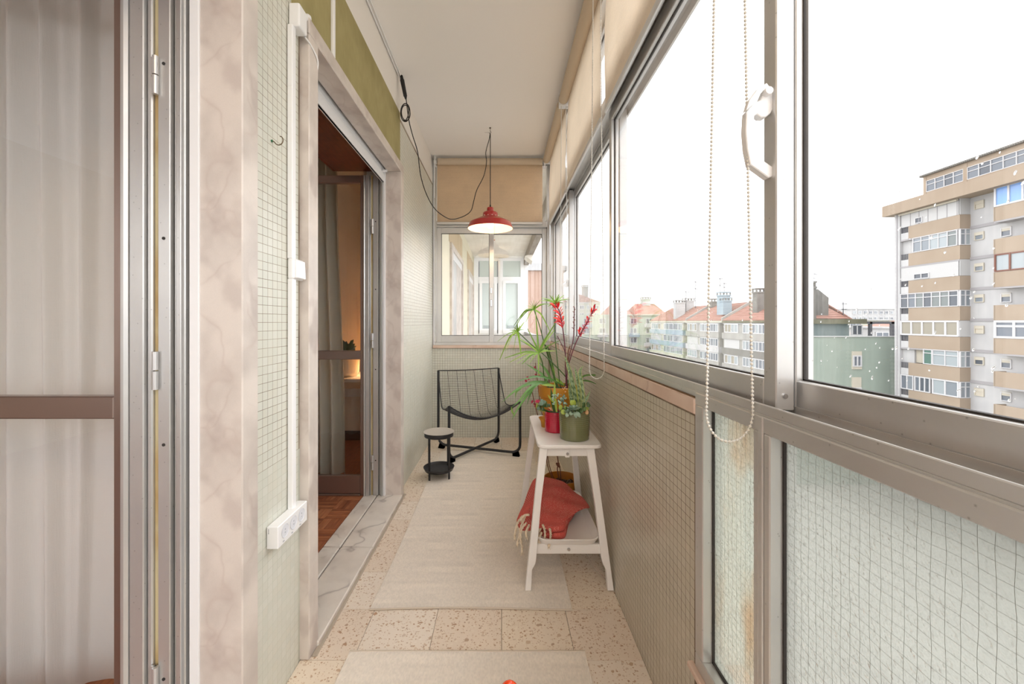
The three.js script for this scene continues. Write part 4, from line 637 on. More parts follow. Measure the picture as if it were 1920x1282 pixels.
  scr(cx + 0.002, 0.157, 1.767);
}
// ================================================================ pots and plants
const TOPY = 0.6107;
const G = {};
G.leaf = [[142, 182, 62], [122, 166, 54], [160, 194, 84], [108, 150, 52]].map(([r, g, b]) => phys({ color: S(r, g, b), roughness: 0.45, transmission: 0.25, thickness: 0 }));
G.deep = [[100, 146, 66], [84, 128, 56], [118, 158, 80]].map(([r, g, b]) => phys({ color: S(r, g, b), roughness: 0.4, transmission: 0.15, thickness: 0 }));
G.stem = std({ color: S(64, 98, 40), roughness: 0.5 }); G.stemPurple = std({ color: S(104, 44, 60), roughness: 0.5 }); G.stemBrown = std({ color: S(120, 74, 56), roughness: 0.7 });
G.petal = [[236, 40, 40], [222, 30, 62], [246, 74, 50]].map(([r, g, b]) => phys({ color: S(r, g, b), roughness: 0.5, transmission: 0.25, thickness: 0 }));
G.mag = std({ color: S(184, 34, 72), roughness: 0.5 });
G.soil = std({ color: S(56, 42, 34), roughness: 1 });
G.mustard = phys({ color: S(196, 132, 34), roughness: 0.55 });
const snakeT = tex(64, 256, (u, v) => { const k = fbm(u * 0.5, v, 6, 3, 601), s = Math.sin(v * 60 + k * 16 + Math.sin(u * 6) * 0.8) * 0.5 + 0.5, e = Math.abs(u - 0.5) > 0.42 ? 1 : 0; return e ? [186, 184, 96] : mixc([88, 112, 74], [150, 170, 130], sstep(0.3, 0.8, s)); });
G.snake = std({ map: snakeT, roughness: 0.4 });
const pick = (a) => a[Math.floor(rnd() * a.length)];
function potRing(at, r0, r1, h, wall, collar) { return collar ? lathe([[0.001, 0], [r0, 0], [lerp(r0, r1, 0.68), h * 0.68], [r1 - 0.004, h * 0.69], [r1, h * 0.72], [r1 + 0.002, h], [r1 - wall, h], [r1 - wall - 0.004, h * 0.7], [r0 - wall, 0.01], [0.001, 0.01]], 44, at) : lathe([[0.001, 0], [r0, 0], [r0 + 0.002, 0.004], [r1, h], [r1 - wall, h], [r0 - wall, 0.01], [0.001, 0.01]], 44, at); }
{ // mustard pot with umbrella sedge and red flower spikes
  const D = 2.225, C = v3((1046 - CX) * D / F, TOPY, -D), t = thing('potted_plant', 'umbrella sedge with red flower spikes in a large mustard pot on the stand', 'plant', [C.x, C.y, C.z]);
  const ph = 0.192; tag(mk('pot', potRing([C.x, C.y, C.z], 0.078, 0.104, ph, 0.006, true), G.mustard, t), 'mustard yellow plastic pot'); mk('soil', lathe([[0.001, ph - 0.018], [0.098, ph - 0.022]], 24, [C.x, C.y, C.z]), G.soil, t);
  const z3 = (x, y, d = D) => P(930 + x * 0.1404, 540 + y * 0.1404, d), z4 = (x, y, d = D) => P(940 + x * 0.1248, 680 + y * 0.1248, d);
  const L = (pts, w, mat = pick(G.leaf), o = {}) => mk('leaf', ribbon(pts, pts.length > 4 || w > 0.012 ? w * 0.78 : w, o), mat, t);
  const head = (c, d, tips) => { const o = z3(...c, d); for (const [x, y, w = 0.009, bend = 0.5] of tips) { const dd = d + rr(-0.10, 0.10), e = z3(x, y, dd), m = o.clone().lerp(e, 0.5), len = o.distanceTo(e); m.y += len * 0.14 * bend; L([o, o.clone().lerp(m, 0.55).add(v3(0, len * 0.03, 0)), m, e], w * 0.72, pick(G.leaf), { wide: 0.25, tip: 0.35, root: 0.7, seg: 8, face: v3(rr(-0.2, 0.2), 0.35, 1) }); } };
  head([508, 285], 2.22, [[405, 232, 0.006], [440, 200, 0.005], [470, 175, 0.005], [503, 160, 0.005], [545, 180, 0.006], [585, 172, 0.006], [370, 285, 0.006], [380, 325, 0.006], [425, 300, 0.005], [240, 500, 0.012, 1.4], [300, 440, 0.011, 1.2], [215, 610, 0.009, 1.6], [400, 450, 0.009, 0.8], [720, 575, 0.014, 1.2], [640, 215, 0.012, 0.5], [735, 215, 0.012, 0.8], [555, 330, 0.007]]);
  head([792, 208], 2.25, [[575, 165, 0.010], [605, 130, 0.010], [640, 150, 0.009], [715, 95, 0.014, 0.2], [745, 100, 0.010, 0.2], [840, 85, 0.016, 0.2], [800, 95, 0.011, 0.2], [905, 95, 0.012, 0.2], [950, 145, 0.010], [992, 150, 0.007], [900, 200, 0.010], [690, 245, 0.011], [740, 285, 0.009, 0.8], [850, 110, 0.010]]);
  head([290, 585], 2.15, [[48, 960, 0.018, 1.5], [20, 712, 0.006, 0.8], [130, 840, 0.009, 1.5], [335, 892, 0.016, 0.6], [285, 470, 0.012, 0.2], [375, 455, 0.012, 0.2], [235, 832, 0.006, 1], [235, 520, 0.010, 0.3], [372, 555, 0.010], [210, 570, 0.010], [95, 650, 0.006, 0.7], [180, 560, 0.007], [320, 500, 0.011, 0.2]]);
  head([568, 866], 2.12, [[420, 540, 0.013, 0.2], [528, 300, 0.014, 0.1], [792, 468, 0.020, 0.3], [780, 560, 0.014, 0.3], [850, 700, 0.010, 0.4], [798, 838, 0.011, 0.4], [115, 935, 0.013, 0.6], [180, 992, 0.011, 0.7], [300, 662, 0.011, 0.3], [345, 1015, 0.015, 0.8], [568, 1160, 0.013, 0.2], [600, 1000, 0.011], [445, 1005, 0.008], [310, 690, 0.010, 0.3], [690, 820, 0.010], [280, 1010, 0.007]]);
  const st = (pts, r, m = G.stem) => mk('stem', tube(pts, r, 7, 24), m, t);
  const bs = (x) => v3(C.x + x, TOPY + ph - 0.03, C.z + rr(-0.03, 0.03));
  st([z3(508, 290, 2.22), z3(575, 480, 2.21), z3(640, 720), z3(775, 1200), bs(0.0)], 0.0028); st([z3(792, 210, 2.25), z3(785, 600, 2.24), z3(845, 1210), bs(0.02)], 0.0028); st([z3(300, 590, 2.15), z3(480, 760, 2.16), z3(640, 890, 2.18), z3(940, 1200), bs(0.05)], 0.0028); st([z3(570, 870, 2.12), z3(620, 1000, 2.16), z3(658, 1250), bs(-0.03)], 0.0028); st([z3(660, 760, 2.2), z3(720, 980), z3(790, 1220), bs(0.01)], 0.0045); st([z3(690, 780, 2.2), z3(750, 1000), z3(800, 1240), bs(0.015)], 0.003);
  L([z4(930, 345), z4(740, 245, 2.16), z4(540, 205, 2.1), z4(370, 240, 2.06), z4(190, 296, 2.02)], 0.016, pick(G.deep), { seg: 12 });
  L([z4(745, 325), z4(600, 292, 2.16), z4(420, 312, 2.1), z4(200, 425, 2.04), z4(0, 602, 2.0)], 0.022, pick(G.deep), { seg: 12 });
  L([z4(700, 325), z4(520, 300, 2.14), z4(330, 340, 2.08), z4(120, 490, 2.02)], 0.016, pick(G.deep), { seg: 12 });
  L([z4(690, 330), z4(540, 305, 2.12), z4(390, 420, 2.06), z4(270, 570, 2.04), z4(160, 662, 2.02)], 0.017, pick(G.deep), { seg: 12 });
  L([z4(680, 330), z4(560, 310, 2.12), z4(430, 430, 2.08), z4(240, 700, 2.04), z4(152, 868, 2.02)], 0.020, pick(G.deep), { seg: 12 });
  L([z4(640, 320), z4(520, 320, 2.14), z4(440, 460, 2.1), z4(375, 652, 2.08)], 0.016, pick(G.deep), { seg: 10 });
  L([z4(300, 390, 2.05), z4(225, 440, 2.05), z4(212, 540, 2.05)], 0.009, pick(G.deep)); L([z4(150, 660, 2.02), z4(165, 740, 2.02), z4(215, 810, 2.02)], 0.007, pick(G.leaf));
  L([z4(1130, 300), z4(1240, 200, 2.15), z4(1380, 186, 2.1), z4(1530, 212, 2.05), z4(1608, 335, 2.02)], 0.014, pick(G.deep), { seg: 12 }); L([z4(1130, 310), z4(1220, 270, 2.14), z4(1340, 283, 2.1), z4(1490, 352, 2.06)], 0.013, pick(G.deep), { seg: 10 });
  L([z4(700, 300), z4(620, 180), z4(500, 100), z4(350, 0)], 0.018, pick(G.deep)); L([z4(760, 290), z4(690, 140), z4(620, 50), z4(545, -20)], 0.018, pick(G.deep)); L([z4(800, 300), z4(790, 180), z4(770, 40), z4(740, -70)], 0.016, pick(G.leaf)); L([z4(940, 330), z4(860, 270), z4(800, 215)], 0.02, pick(G.leaf)); L([z4(950, 350), z4(990, 300), z4(1010, 250)], 0.02, pick(G.deep)); L([z4(820, 345), z4(700, 335, 2.12), z4(600, 330, 2.1)], 0.02, pick(G.leaf));
  // flower spikes
  const spike = (pts, r, petals) => { st(pts, r, G.stemPurple); for (const [x, y, dx0, dy0, w0, m] of petals) for (const q of [0, 1]) { const jx = q ? rr(0.35, 1.15) : 1, jy = q ? rr(0.5, 1.3) : 1, dx = dx0 * jx, dy = dy0 * jy, w = w0 * (q ? 0.4 : 0.62); const a = z3(x, y, 2.24), b = z3(x + dx, y + dy, 2.24 + rr(-0.03, 0.02)), c = a.clone().lerp(b, 0.5).add(v3(0, 0.006, rr(-0.005, 0.005))); tag(mk('petal', ribbon([a, c, b], w, { seg: 4, wide: 0.6, tip: 0.3, root: 0.3, fold: 0.5 }), m ?? pick(G.petal), t)); } };
  const pt = []; for (let i = 0; i < 15; i++) { const k = i / 15, x = lerp(840, 895, k), y = lerp(290, 560, k); pt.push([x, y, rr(-95, -45), rr(-75, -25), rr(0.007, 0.014)]); if (i % 2) pt.push([x + 6, y, rr(15, 50), rr(-75, -20), rr(0.006, 0.011)]); }
  pt.push([800, 255, -85, -50, 0.018], [820, 260, -20, -70, 0.022], [825, 270, 20, -80, 0.02], [790, 280, -70, -75, 0.018], [850, 440, -85, -40, 0.02], [890, 430, 5, -60, 0.018], [870, 470, -90, -10, 0.016], [880, 500, -20, -40, 0.02]);
  spike([bs(0.055), z3(930, 1150), z3(925, 850, 2.23), z3(900, 600, 2.24), z3(855, 330, 2.24), z3(800, 235, 2.24)], 0.0032, pt);
  const pt2 = []; for (let i = 0; i < 14; i++) { const k = i / 14, x = lerp(1290, 1105, k), y = lerp(320, 660, k); pt2.push([x, y, rr(-35, 5), rr(-75, -35), rr(0.007, 0.013)]); pt2.push([x, y, rr(35, 80), rr(-55, -10), rr(0.005, 0.009), i % 2 ? undefined : G.mag]); }
  pt2.push([1300, 300, 30, -85, 0.018], [1300, 330, 50, -50, 0.014], [1255, 360, 22, -95, 0.013], [1110, 620, -25, -60, 0.020], [1110, 600, 10, -70, 0.016], [1130, 650, 5, -50, 0.018]);
  spike([bs(0.05), z3(950, 1120), z3(1005, 900, 2.22), z3(1090, 680, 2.23), z3(1210, 470, 2.24), z3(1318, 262, 2.24)], 0.0032, pt2);
  const pt3 = []; for (let i = 0; i < 10; i++) { const k = i / 10, x = lerp(1048, 1030, k), y = lerp(270, 620, k); pt3.push([x, y, (i % 2 ? 1 : -1) * rr(12, 30), rr(-30, -15), 0.007, G.stemBrown]); }
  spike([bs(0.045), z3(960, 1000, 2.23), z3(1030, 690, 2.25), z3(1042, 420, 2.25), z3(1048, 255, 2.25)], 0.0025, pt3); st([bs(0.04), z3(925, 900, 2.24), z3(880, 760, 2.25), z3(820, 640, 2.25)], 0.0022, G.stemPurple);
  st([bs(0.05), z3(960, 900), z3(990, 770)], 0.003, G.stemBrown);
}
{ // small mustard dish
  const D = 2.10, C = v3((1023 - CX) * D / F, TOPY, -D), t = thing('dish', 'little mustard yellow dish behind the red pot', 'dish', [C.x, C.y, C.z]);
  mk('bowl', lathe([[0.001, 0], [0.022, 0], [0.026, 0.03], [0.034, 0.042], [0.036, 0.047], [0.033, 0.047], [0.022, 0.03], [0.018, 0.006], [0.001, 0.006]], 28, [C.x, C.y, C.z]), G.mustard, t);
}
// relief of small raised squares on the two glazed pots
function embossed(t, C, r0, r1, h, mat, y0, rows, n) {
  const gs = []; for (let j = 0; j < rows; j++) for (let i = 0; i < n; i++) { const a = i / n * Math.PI * 2, y = y0 + j * (h - y0 - 0.006) / rows + 0.003, r = lerp(r0, r1, y / h) + 0.0006, s = r * Math.PI / n * 0.62, g = new THREE.TorusGeometry(s * 0.9, s * 0.24, 4, 4); g.rotateZ(Math.PI / 4); g.rotateY(-a + Math.PI / 2); g.translate(C.x + r * Math.cos(a), C.y + y, C.z + r * Math.sin(a)); gs.push(g); }
  mk('relief', gs, mat, t).userData.kind = 'stuff';
}
function rosette(t, c, n, len, w, mat, tilt = 0.6, name = 'leaf') { for (let i = 0; i < n; i++) { const a = i * 2.4, k = Math.sqrt((i + 0.5) / n), e = lerp(1.3, 0.15, k) * tilt / 0.6, l = len * lerp(0.5, 1, k), d = v3(Math.cos(a) * Math.cos(e), Math.sin(e), Math.sin(a) * Math.cos(e)); mk(name, ribbon([c, c.clone().addScaledVector(d, l * 0.55).add(v3(0, -l * 0.05, 0)), c.clone().addScaledVector(d, l).add(v3(0, l * 0.1, 0))], w * lerp(0.6, 1, k), { seg: 5, wide: 0.65, tip: 0.15, root: 0.35, fold: 0.35, face: v3(0, 1, 0.01) }), mat, t); } }
const pale = std({ color: S(150, 172, 148), roughness: 0.6 }), jade = std({ color: S(92, 120, 52), roughness: 0.4 }), lime = std({ color: S(156, 172, 70), roughness: 0.45 }), tan = std({ color: S(200, 156, 110), roughness: 0.6 }), greyG = std({ color: S(108, 132, 112), roughness: 0.6 }), darkJ = std({ color: S(58, 84, 40), roughness: 0.35 });
const disc = (t, p, r, mat, nrm) => { const g = new THREE.SphereGeometry(r * 0.85, 8, 6); g.scale(rr(0.7, 1), 0.24, 1); g.applyQuaternion(new THREE.Quaternion().setFromUnitVectors(v3(0, 1, 0), nrm.clone().normalize())); g.translate(p.x, p.y, p.z); mk('leaf', g, mat, t); };
{ // red pot
  const D = 2.02, C = v3((1041 - CX) * D / F, TOPY, -D), t = thing('potted_plant', 'succulents in a small red embossed pot on the stand', 'plant', [C.x, C.y, C.z]);
  const red = phys({ color: S(184, 22, 52), roughness: 0.25, clearcoat: 0.5 }); mk('pot', potRing([C.x, C.y, C.z], 0.049, 0.051, 0.098, 0.005), red, t); embossed(t, C, 0.049, 0.051, 0.098, std({ color: S(206, 52, 74), roughness: 0.3 }), 0.008, 9, 40); mk('soil', lathe([[0.001, 0.09], [0.046, 0.088]], 20, [C.x, C.y, C.z]), G.soil, t);
  const z4 = (x, y, d = D) => P(940 + x * 0.1248, 680 + y * 0.1248, d);
  rosette(t, z4(770, 725, D - 0.05), 12, 0.034, 0.011, tan, 0.6);
  for (const [x, y] of [[600, 610], [640, 590], [665, 600], [590, 640], [555, 685], [620, 700], [575, 660], [640, 640], [680, 640], [720, 640], [610, 575]]) disc(t, z4(x, y, D - rr(0.0, 0.05)), rr(0.010, 0.015), pick([jade, greyG, darkJ]), v3(rr(-1, 1), rr(0.1, 0.8), 1));
  mk('stem', [tube([v3(C.x - 0.02, C.y + 0.09, C.z), z4(640, 690, D - 0.02), z4(610, 600, D - 0.02)], 0.003, 6), tube([v3(C.x - 0.01, C.y + 0.09, C.z), z4(590, 700, D - 0.02), z4(555, 685, D - 0.02)], 0.003, 6)], G.stem, t);
  for (let i = 0; i < 7; i++) { const a = z4(545, 580, D), b = z4(545 + 50 * Math.cos(i), 580 + 38 * Math.sin(i), D); mk('petal', ribbon([a, a.clone().lerp(b, 0.5), b], 0.008, { seg: 3 }), G.mag, t); }
  mk('stem', tube([v3(C.x - 0.03, C.y + 0.09, C.z), z4(540, 690, D), z4(540, 600, D)], 0.004, 6), lime, t);
}
{ // green pot
  const D = 1.895, C = v3((1077 - CX) * D / F, TOPY, -D), t = thing('potted_plant', 'snake plant and succulents in an olive green embossed pot', 'plant', [C.x, C.y, C.z]);
  const gr = phys({ color: S(110, 112, 74), roughness: 0.16, clearcoat: 0.8 }), h = 0.128; mk('pot', potRing([C.x, C.y, C.z], 0.066, 0.071, h, 0.006), gr, t); embossed(t, C, 0.066, 0.071, h, std({ color: S(150, 150, 112), roughness: 0.25 }), 0.012, 12, 56); mk('soil', lathe([[0.001, h - 0.012], [0.064, h - 0.014]], 24, [C.x, C.y, C.z]), G.soil, t);
  const z4 = (x, y, d = D) => P(940 + x * 0.1248, 680 + y * 0.1248, d);
  const sn = (pts, w, o = {}) => mk('leaf', ribbon(pts, w * 0.8, { seg: 12, wide: 0.3, tip: 0.03, root: 0.8, fold: 0.5, ...o }), G.snake, t);
  sn([z4(1150, 730), z4(1120, 560), z4(1065, 330), z4(1020, 120), z4(975, -30), z4(950, -110)], 0.030, { fold: 0.9 }); sn([z4(1110, 730), z4(1060, 560), z4(1030, 400), z4(1020, 300)], 0.032); sn([z4(1180, 730), z4(1170, 450), z4(1130, 200), z4(1100, 50)], 0.026); sn([z4(1210, 730), z4(1215, 450), z4(1180, 200), z4(1190, 100), z4(1240, 38)], 0.026); sn([z4(1230, 730), z4(1240, 600), z4(1290, 520), z4(1340, 412)], 0.026); sn([z4(1190, 730, D + 0.02), z4(1200, 500, D + 0.02), z4(1190, 330, D + 0.02)], 0.03); sn([z4(1220, 700, D + 0.03), z4(1240, 520, D + 0.03), z4(1215, 350, D + 0.03)], 0.022); mk('leaf', ribbon([z4(1150, 640, D - 0.01), z4(1130, 450, D - 0.01), z4(1085, 230, D - 0.01)], 0.010, { seg: 8, face: v3(1, 0, 0.6) }), lime, t);
  mk('leaf', ribbon([z4(830, 740), z4(800, 500), z4(800, 400), z4(800, 275)], 0.014, { seg: 8 }), lime, t); mk('leaf', ribbon([z4(800, 740, D + 0.02), z4(770, 560, D + 0.02), z4(740, 370, D + 0.02)], 0.02, { seg: 8 }), darkJ, t); mk('leaf', ribbon([z4(790, 600), z4(740, 540), z4(695, 475)], 0.010, { seg: 6 }), lime, t);
  rosette(t, z4(1085, 710, D - 0.07), 15, 0.036, 0.020, pale, 0.6); rosette(t, z4(1000, 750, D - 0.07), 10, 0.024, 0.015, pale, 0.6); for (const [ax, ay, bx2, by2] of [[1090, 740, 1130, 830], [1120, 740, 1185, 820], [1010, 760, 975, 815], [1060, 740, 1040, 790]]) mk('leaf', ribbon([z4(ax, ay, D - 0.072), z4((ax + bx2) / 2, (ay + by2) / 2 - 12, D - 0.085), z4(bx2, by2, D - 0.084)], 0.017, { seg: 5, wide: 0.65, tip: 0.2 }), pale, t);
  for (let i = 0; i < 34; i++) { const p = z4(rr(760, 990), rr(470, 620), D - rr(0.0, 0.06)); disc(t, p, rr(0.005, 0.009), pick([pale, pale, greyG]), v3(rr(-1, 1), rr(0.2, 1), rr(0.2, 1))); }
  mk('stem', [tube([v3(C.x - 0.03, C.y + h, C.z + 0.02), z4(880, 640), z4(850, 540)], 0.003, 6), tube([v3(C.x - 0.02, C.y + h, C.z + 0.02), z4(940, 640), z4(940, 470)], 0.003, 6)], greyG, t);
  for (let i = 0; i < 8; i++) disc(t, z4(rr(920, 990), rr(360, 440), D), rr(0.003, 0.0045), std({ color: S(222, 184, 150) }), v3(0, 1, 0.5));
  for (const [x, y, m] of [[890, 670, lime], [960, 670, lime], [970, 690, jade], [930, 740, lime], [880, 690, jade], [1240, 630, darkJ], [1300, 620, darkJ], [1250, 690, jade], [1290, 690, lime], [1200, 720, darkJ], [1060, 600, lime], [1090, 600, lime], [1310, 640, darkJ], [1160, 740, darkJ], [990, 730, lime], [1280, 740, tan], [1230, 760, tan]]) disc(t, z4(x, y, D - rr(0.02, 0.07)), rr(0.011, 0.016), m, v3(rr(-0.6, 0.6), rr(0.2, 0.8), 1));
}
{ // dried plant in a mustard pot on the floor
  const C = v3(0.373, 0, -2.53), t = thing('potted_plant', 'dried bare plant in a mustard pot on the floor behind the stand', 'plant', [C.x, C.y, C.z]);
  const h = 0.185; mk('pot', potRing([C.x, C.y, C.z], 0.080, 0.106, h, 0.006, true), phys({ color: S(186, 116, 28), roughness: 0.5 }), t);
  const peb = [[96, 74, 60], [120, 96, 78], [78, 58, 48]].map(([r, g, b]) => std({ color: S(r, g, b), roughness: 0.8 })); mk('soil', lathe([[0.001, h - 0.045], [0.098, h - 0.048]], 24, [C.x, C.y, C.z]), G.soil, t);
  for (let i = 0; i < 110; i++) { const a = rnd() * 6.28, r = 0.092 * Math.sqrt(rnd()), g = new THREE.IcosahedronGeometry(rr(0.005, 0.011), 0); g.scale(1, 0.75, rr(0.7, 1.2)); g.rotateY(rnd() * 6); mk('pebble', g.translate(C.x + r * Math.cos(a), h - 0.042 + 0.01 * (1 - r / 0.1), C.z + r * Math.sin(a)), pick(peb), t); }
  const q = (px, py, d = 2.5) => P(px, py, d);
  const s = (pts, r) => mk('stem', tube(pts, r, 6, 30), G.stemBrown, t);
  s([v3(C.x - 0.04, h - 0.05, C.z), q(1026, 870), q(1025, 840), q(1014, 800), q(1006, 770), q(1000, 745, 2.5), q(993, 715, 2.5)], 0.003); s([v3(C.x - 0.03, h - 0.05, C.z), q(1032, 880), q(1026, 850), q(1020, 800), q(1012, 750), q(1006, 700, 2.5), q(1004, 680, 2.5)], 0.0028); s([v3(C.x - 0.005, h - 0.05, C.z), q(1045, 880), q(1047, 870), q(1043, 840), q(1040, 800)], 0.0035); s([v3(C.x + 0.0, h - 0.05, C.z), q(1050, 880), q(1048, 868)], 0.003); mk('knot', [ball(q(1046.5, 872), 0.010, 6, 5), ball(q(1044, 869), 0.007, 6, 5), ball(q(1049, 875), 0.006, 6, 5)], G.stemBrown, t);
  for (const [x, y] of [[986, 716], [992, 712], [1002, 690], [1008, 704], [1003, 703], [1004, 760], [1008, 766], [1000, 752]]) { const a = q(x, y), b = q(x + rr(-7, 7), y + rr(-6, 5)); mk('leaf', ribbon([a, a.clone().lerp(b, 0.5).add(v3(0, 0.006, 0)), b], 0.016, { seg: 4 }), G.mag, t); }
  const cb = thing('floor_cable', 'thin pale cable lying on the floor under the plant stand', 'cable', [0.42, 0, -2]); mk('wire', tube([v3(0.40, 0.07, -2.20), v3(0.395, 0.06, -2.05), v3(0.41, 0.035, -1.92), v3(0.445, 0.02, -1.82), v3(0.47, 0.012, -1.78)], 0.0025, 6), std({ color: S(196, 176, 160), roughness: 0.6 }), cb);
}
// ================================================================ folded red throw on the lower tray
{
  const wv = tex(512, 512, (u, v) => { const x = Math.floor(u * 180), y = Math.floor(v * 180), k = (x + y) % 3 === 0 && y % 2 === 0 ? 1 : 0, n = fbm(u, v, 6, 4, 701), l = hash(x, y, 5); return mixc(mixc([212, 98, 86], [192, 74, 66], n), [240, 196, 176], k * sstep(0.25, 0.7, n + (l - 0.5) * 0.4) * 0.85); }, { size: 0.42 });
  const wvB = tex(256, 256, (u, v) => 128 + 80 * (vn(u, v, 128, 128, 711) - 0.5) + 60 * Math.sin((u + v) * 128 * Math.PI), { srgb: false, size: 0.2 });
  const mat = std({ map: wv, roughness: 0.98, bumpMap: wvB, bumpScale: 0.0016 });
  const C = v3(0.262, 0.18, -2.0), t = thing('throw_blanket', 'folded red woven throw with cream tassels on the lower tray', 'blanket', [C.x, C.y, C.z]);
  // plan outline of the folded cloth (x, depth), stacked in layers with rounded folded edges
  function layer(out, y0, y1, dome, ripple, lift = () => 0) {
    const n = 96, m = 14, pos = [], uv = [], idx = [], oc = new THREE.CatmullRomCurve3(out.map(([x, d]) => v3(x, 0, -d)), true, 'catmullrom', 0.35), bd = oc.getSpacedPoints(n).slice(0, n), cc = bd.reduce((a, b) => a.add(b), v3(0, 0, 0)).multiplyScalar(1 / n), hh = (y1 - y0) / 2;
    const put = (p, y) => { pos.push(p.x, y + lift(p), p.z); uv.push(p.x + p.z * 0.3, p.z - p.x * 0.3 + y * 0.7); };
    const topY = (p, k) => y1 + dome(p) * (1 - Math.pow(k, 4)) + ripple * Math.sin(p.x * 40 + p.z * 26) * (1 - k * 0.4) + ripple * 0.7 * Math.sin(p.x * 17 - p.z * 55 + 1);
    const rings = []; for (let j = 0; j < m; j++) rings.push(['t', (j + 0.3) / m * 0.94]); for (const a of [80, 55, 30, 0, -30, -60, -85]) rings.push(['s', a * Math.PI / 180]);
    for (const [k, q] of rings) bd.forEach((b) => { if (k === 't') { const p = cc.clone().lerp(b, q); put(p, topY(p, q)); } else { const p = cc.clone().lerp(b, 0.94 + 0.06 * Math.cos(q)), e = topY(b, 0.97); put(p, lerp((y0 + e) / 2, q > 0 ? e : y0, Math.abs(Math.sin(q)))); } });
    for (let j = 0; j + 1 < rings.length; j++) for (let i = 0; i < n; i++) { const a = j * n + i, b = j * n + (i + 1) % n; idx.push(a, b, b + n, a, b + n, a + n); }
    const k0 = pos.length / 3; put(cc, topY(cc, 0)); for (let i = 0; i < n; i++) idx.push(k0, (i + 1) % n, i);
    const g = new THREE.BufferGeometry(); g.setAttribute('position', new THREE.Float32BufferAttribute(pos, 3)); g.setAttribute('uv', new THREE.Float32BufferAttribute(uv, 2)); g.setIndex(idx); g.computeVertexNormals(); return g.toNonIndexed();
  }
  mk('fold', layer([[0.155, 1.90], [0.19, 1.815], [0.25, 1.80], [0.285, 1.815], [0.31, 1.90], [0.345, 2.02], [0.36, 2.14], [0.30, 2.22], [0.20, 2.20], [0.15, 2.05]], 0.185, 0.215, () => 0, 0.0015), mat, t);
  mk('fold', layer([[0.135, 1.92], [0.165, 1.835], [0.22, 1.80], [0.275, 1.812], [0.305, 1.87], [0.36, 1.98], [0.372, 2.10], [0.33, 2.22], [0.20, 2.22], [0.14, 2.08]], 0.215, 0.243, () => 0, 0.002), mat, t);
  mk('fold', layer([[0.075, 1.99], [0.085, 1.90], [0.13, 1.835], [0.20, 1.80], [0.245, 1.81], [0.30, 1.87], [0.36, 1.93], [0.425, 1.985], [0.432, 2.01], [0.40, 2.08], [0.33, 2.20], [0.24, 2.235], [0.17, 2.22], [0.12, 2.10]], 0.232, 0.240, (p) => 0, 0.0045, (p) => 0.058 * sstep(1.80, 2.12, -p.z) * sstep(0.06, 0.2, p.x) * (1 - 0.55 * sstep(0.28, 0.43, p.x)) - 0.052 * sstep(0.19, 0.07, p.x) - 0.012 * sstep(0.40, 0.44, p.x)), mat, t);
  const cream = std({ color: S(222, 204, 178), roughness: 0.95 });
  const tassel = (pts) => { const c = new THREE.CatmullRomCurve3(pts), g = []; for (const ph of [0, Math.PI]) { const q = []; for (let i = 0; i <= 48; i++) { const s = i / 48, p = c.getPoint(s), tg = c.getTangent(s), a = tg.clone().cross(v3(0.3, 0.1, 1)).normalize(), b = a.clone().cross(tg).normalize(), w = s * 26 + ph; q.push(p.addScaledVector(a, 0.0028 * Math.cos(w)).addScaledVector(b, 0.0028 * Math.sin(w))); } g.push(tube(q, 0.0029, 6, 72)); } const e = pts[pts.length - 1]; g.push(ball(e, 0.0065, 7, 6)); for (let i = 0; i < 7; i++) g.push(rod(e, e.clone().add(v3(rr(-0.008, 0.008), -rr(0.010, 0.018), rr(-0.008, 0.008))), 0.0013, 4, 0.0006)); mk('tassel', g, cream, t); };
  const z2 = (x, y, d) => P(960 + x * 0.1794, 890 + y * 0.1794, d);
  tassel([z2(140, 420, 1.86), z2(120, 480, 1.85), z2(95, 540, 1.845), z2(75, 640, 1.84), z2(55, 720, 1.84)]); tassel([z2(110, 430, 1.88), z2(60, 500, 1.87), z2(35, 600, 1.86), z2(28, 660, 1.86)]); tassel([z2(150, 500, 1.84), z2(105, 560, 1.83), z2(90, 660, 1.83), z2(105, 760, 1.83), z2(105, 800, 1.83)]); tassel([z2(180, 520, 1.82), z2(150, 590, 1.81), z2(150, 640, 1.81)]); tassel([z2(180, 418, 1.84), z2(130, 425, 1.85), z2(95, 470, 1.85)]);
  tassel([z2(320, 520, 1.795), z2(340, 570, 1.788), z2(345, 640, 1.785), z2(330, 690, 1.785), z2(290, 700, 1.785)]); tassel([z2(395, 560, 1.795), z2(405, 620, 1.788), z2(400, 680, 1.785), z2(385, 740, 1.757)]); tassel([z2(310, 600, 1.79), z2(290, 650, 1.785), z2(270, 710, 1.785)]); tassel([z2(300, 560, 1.79), z2(270, 620, 1.79), z2(275, 660, 1.785)]);
}
// ================================================================ the street outside
const GY = -18;
structMesh('ground', bx(-300, 900, GY - 1, GY, -300, 1500), std({ map: tex(128, 128, (u, v) => { const a = fbm(u, v, 6, 4, 801); return mixc([146, 145, 141], [168, 167, 162], a); }, { size: 30 }), roughness: 0.95 }), 'grey street level far below', 'ground');
const E = {};
const dim = (c) => c.map((q) => q * 0.80);
const stainT = (a0, b0, s, size, a = dim(a0), b = dim(b0)) => tex(256, 256, (u, v) => { const n = fbm(u, v, 4, 5, s), st = vn(u, v, 40, 3, s + 7); return mixc(a, b, clamp(n * 1.5 - 0.35 + (st - 0.5) * 0.35, 0, 1)); }, { size });
E.white = std({ map: stainT([226, 226, 226], [206, 206, 208], 811, 7), roughness: 0.9 });
E.beige = std({ map: stainT([192, 174, 154], [182, 163, 143], 821, 8), roughness: 0.9 });
E.green = std({ map: stainT([182, 196, 184], [168, 184, 172], 831, 9), roughness: 0.9 });
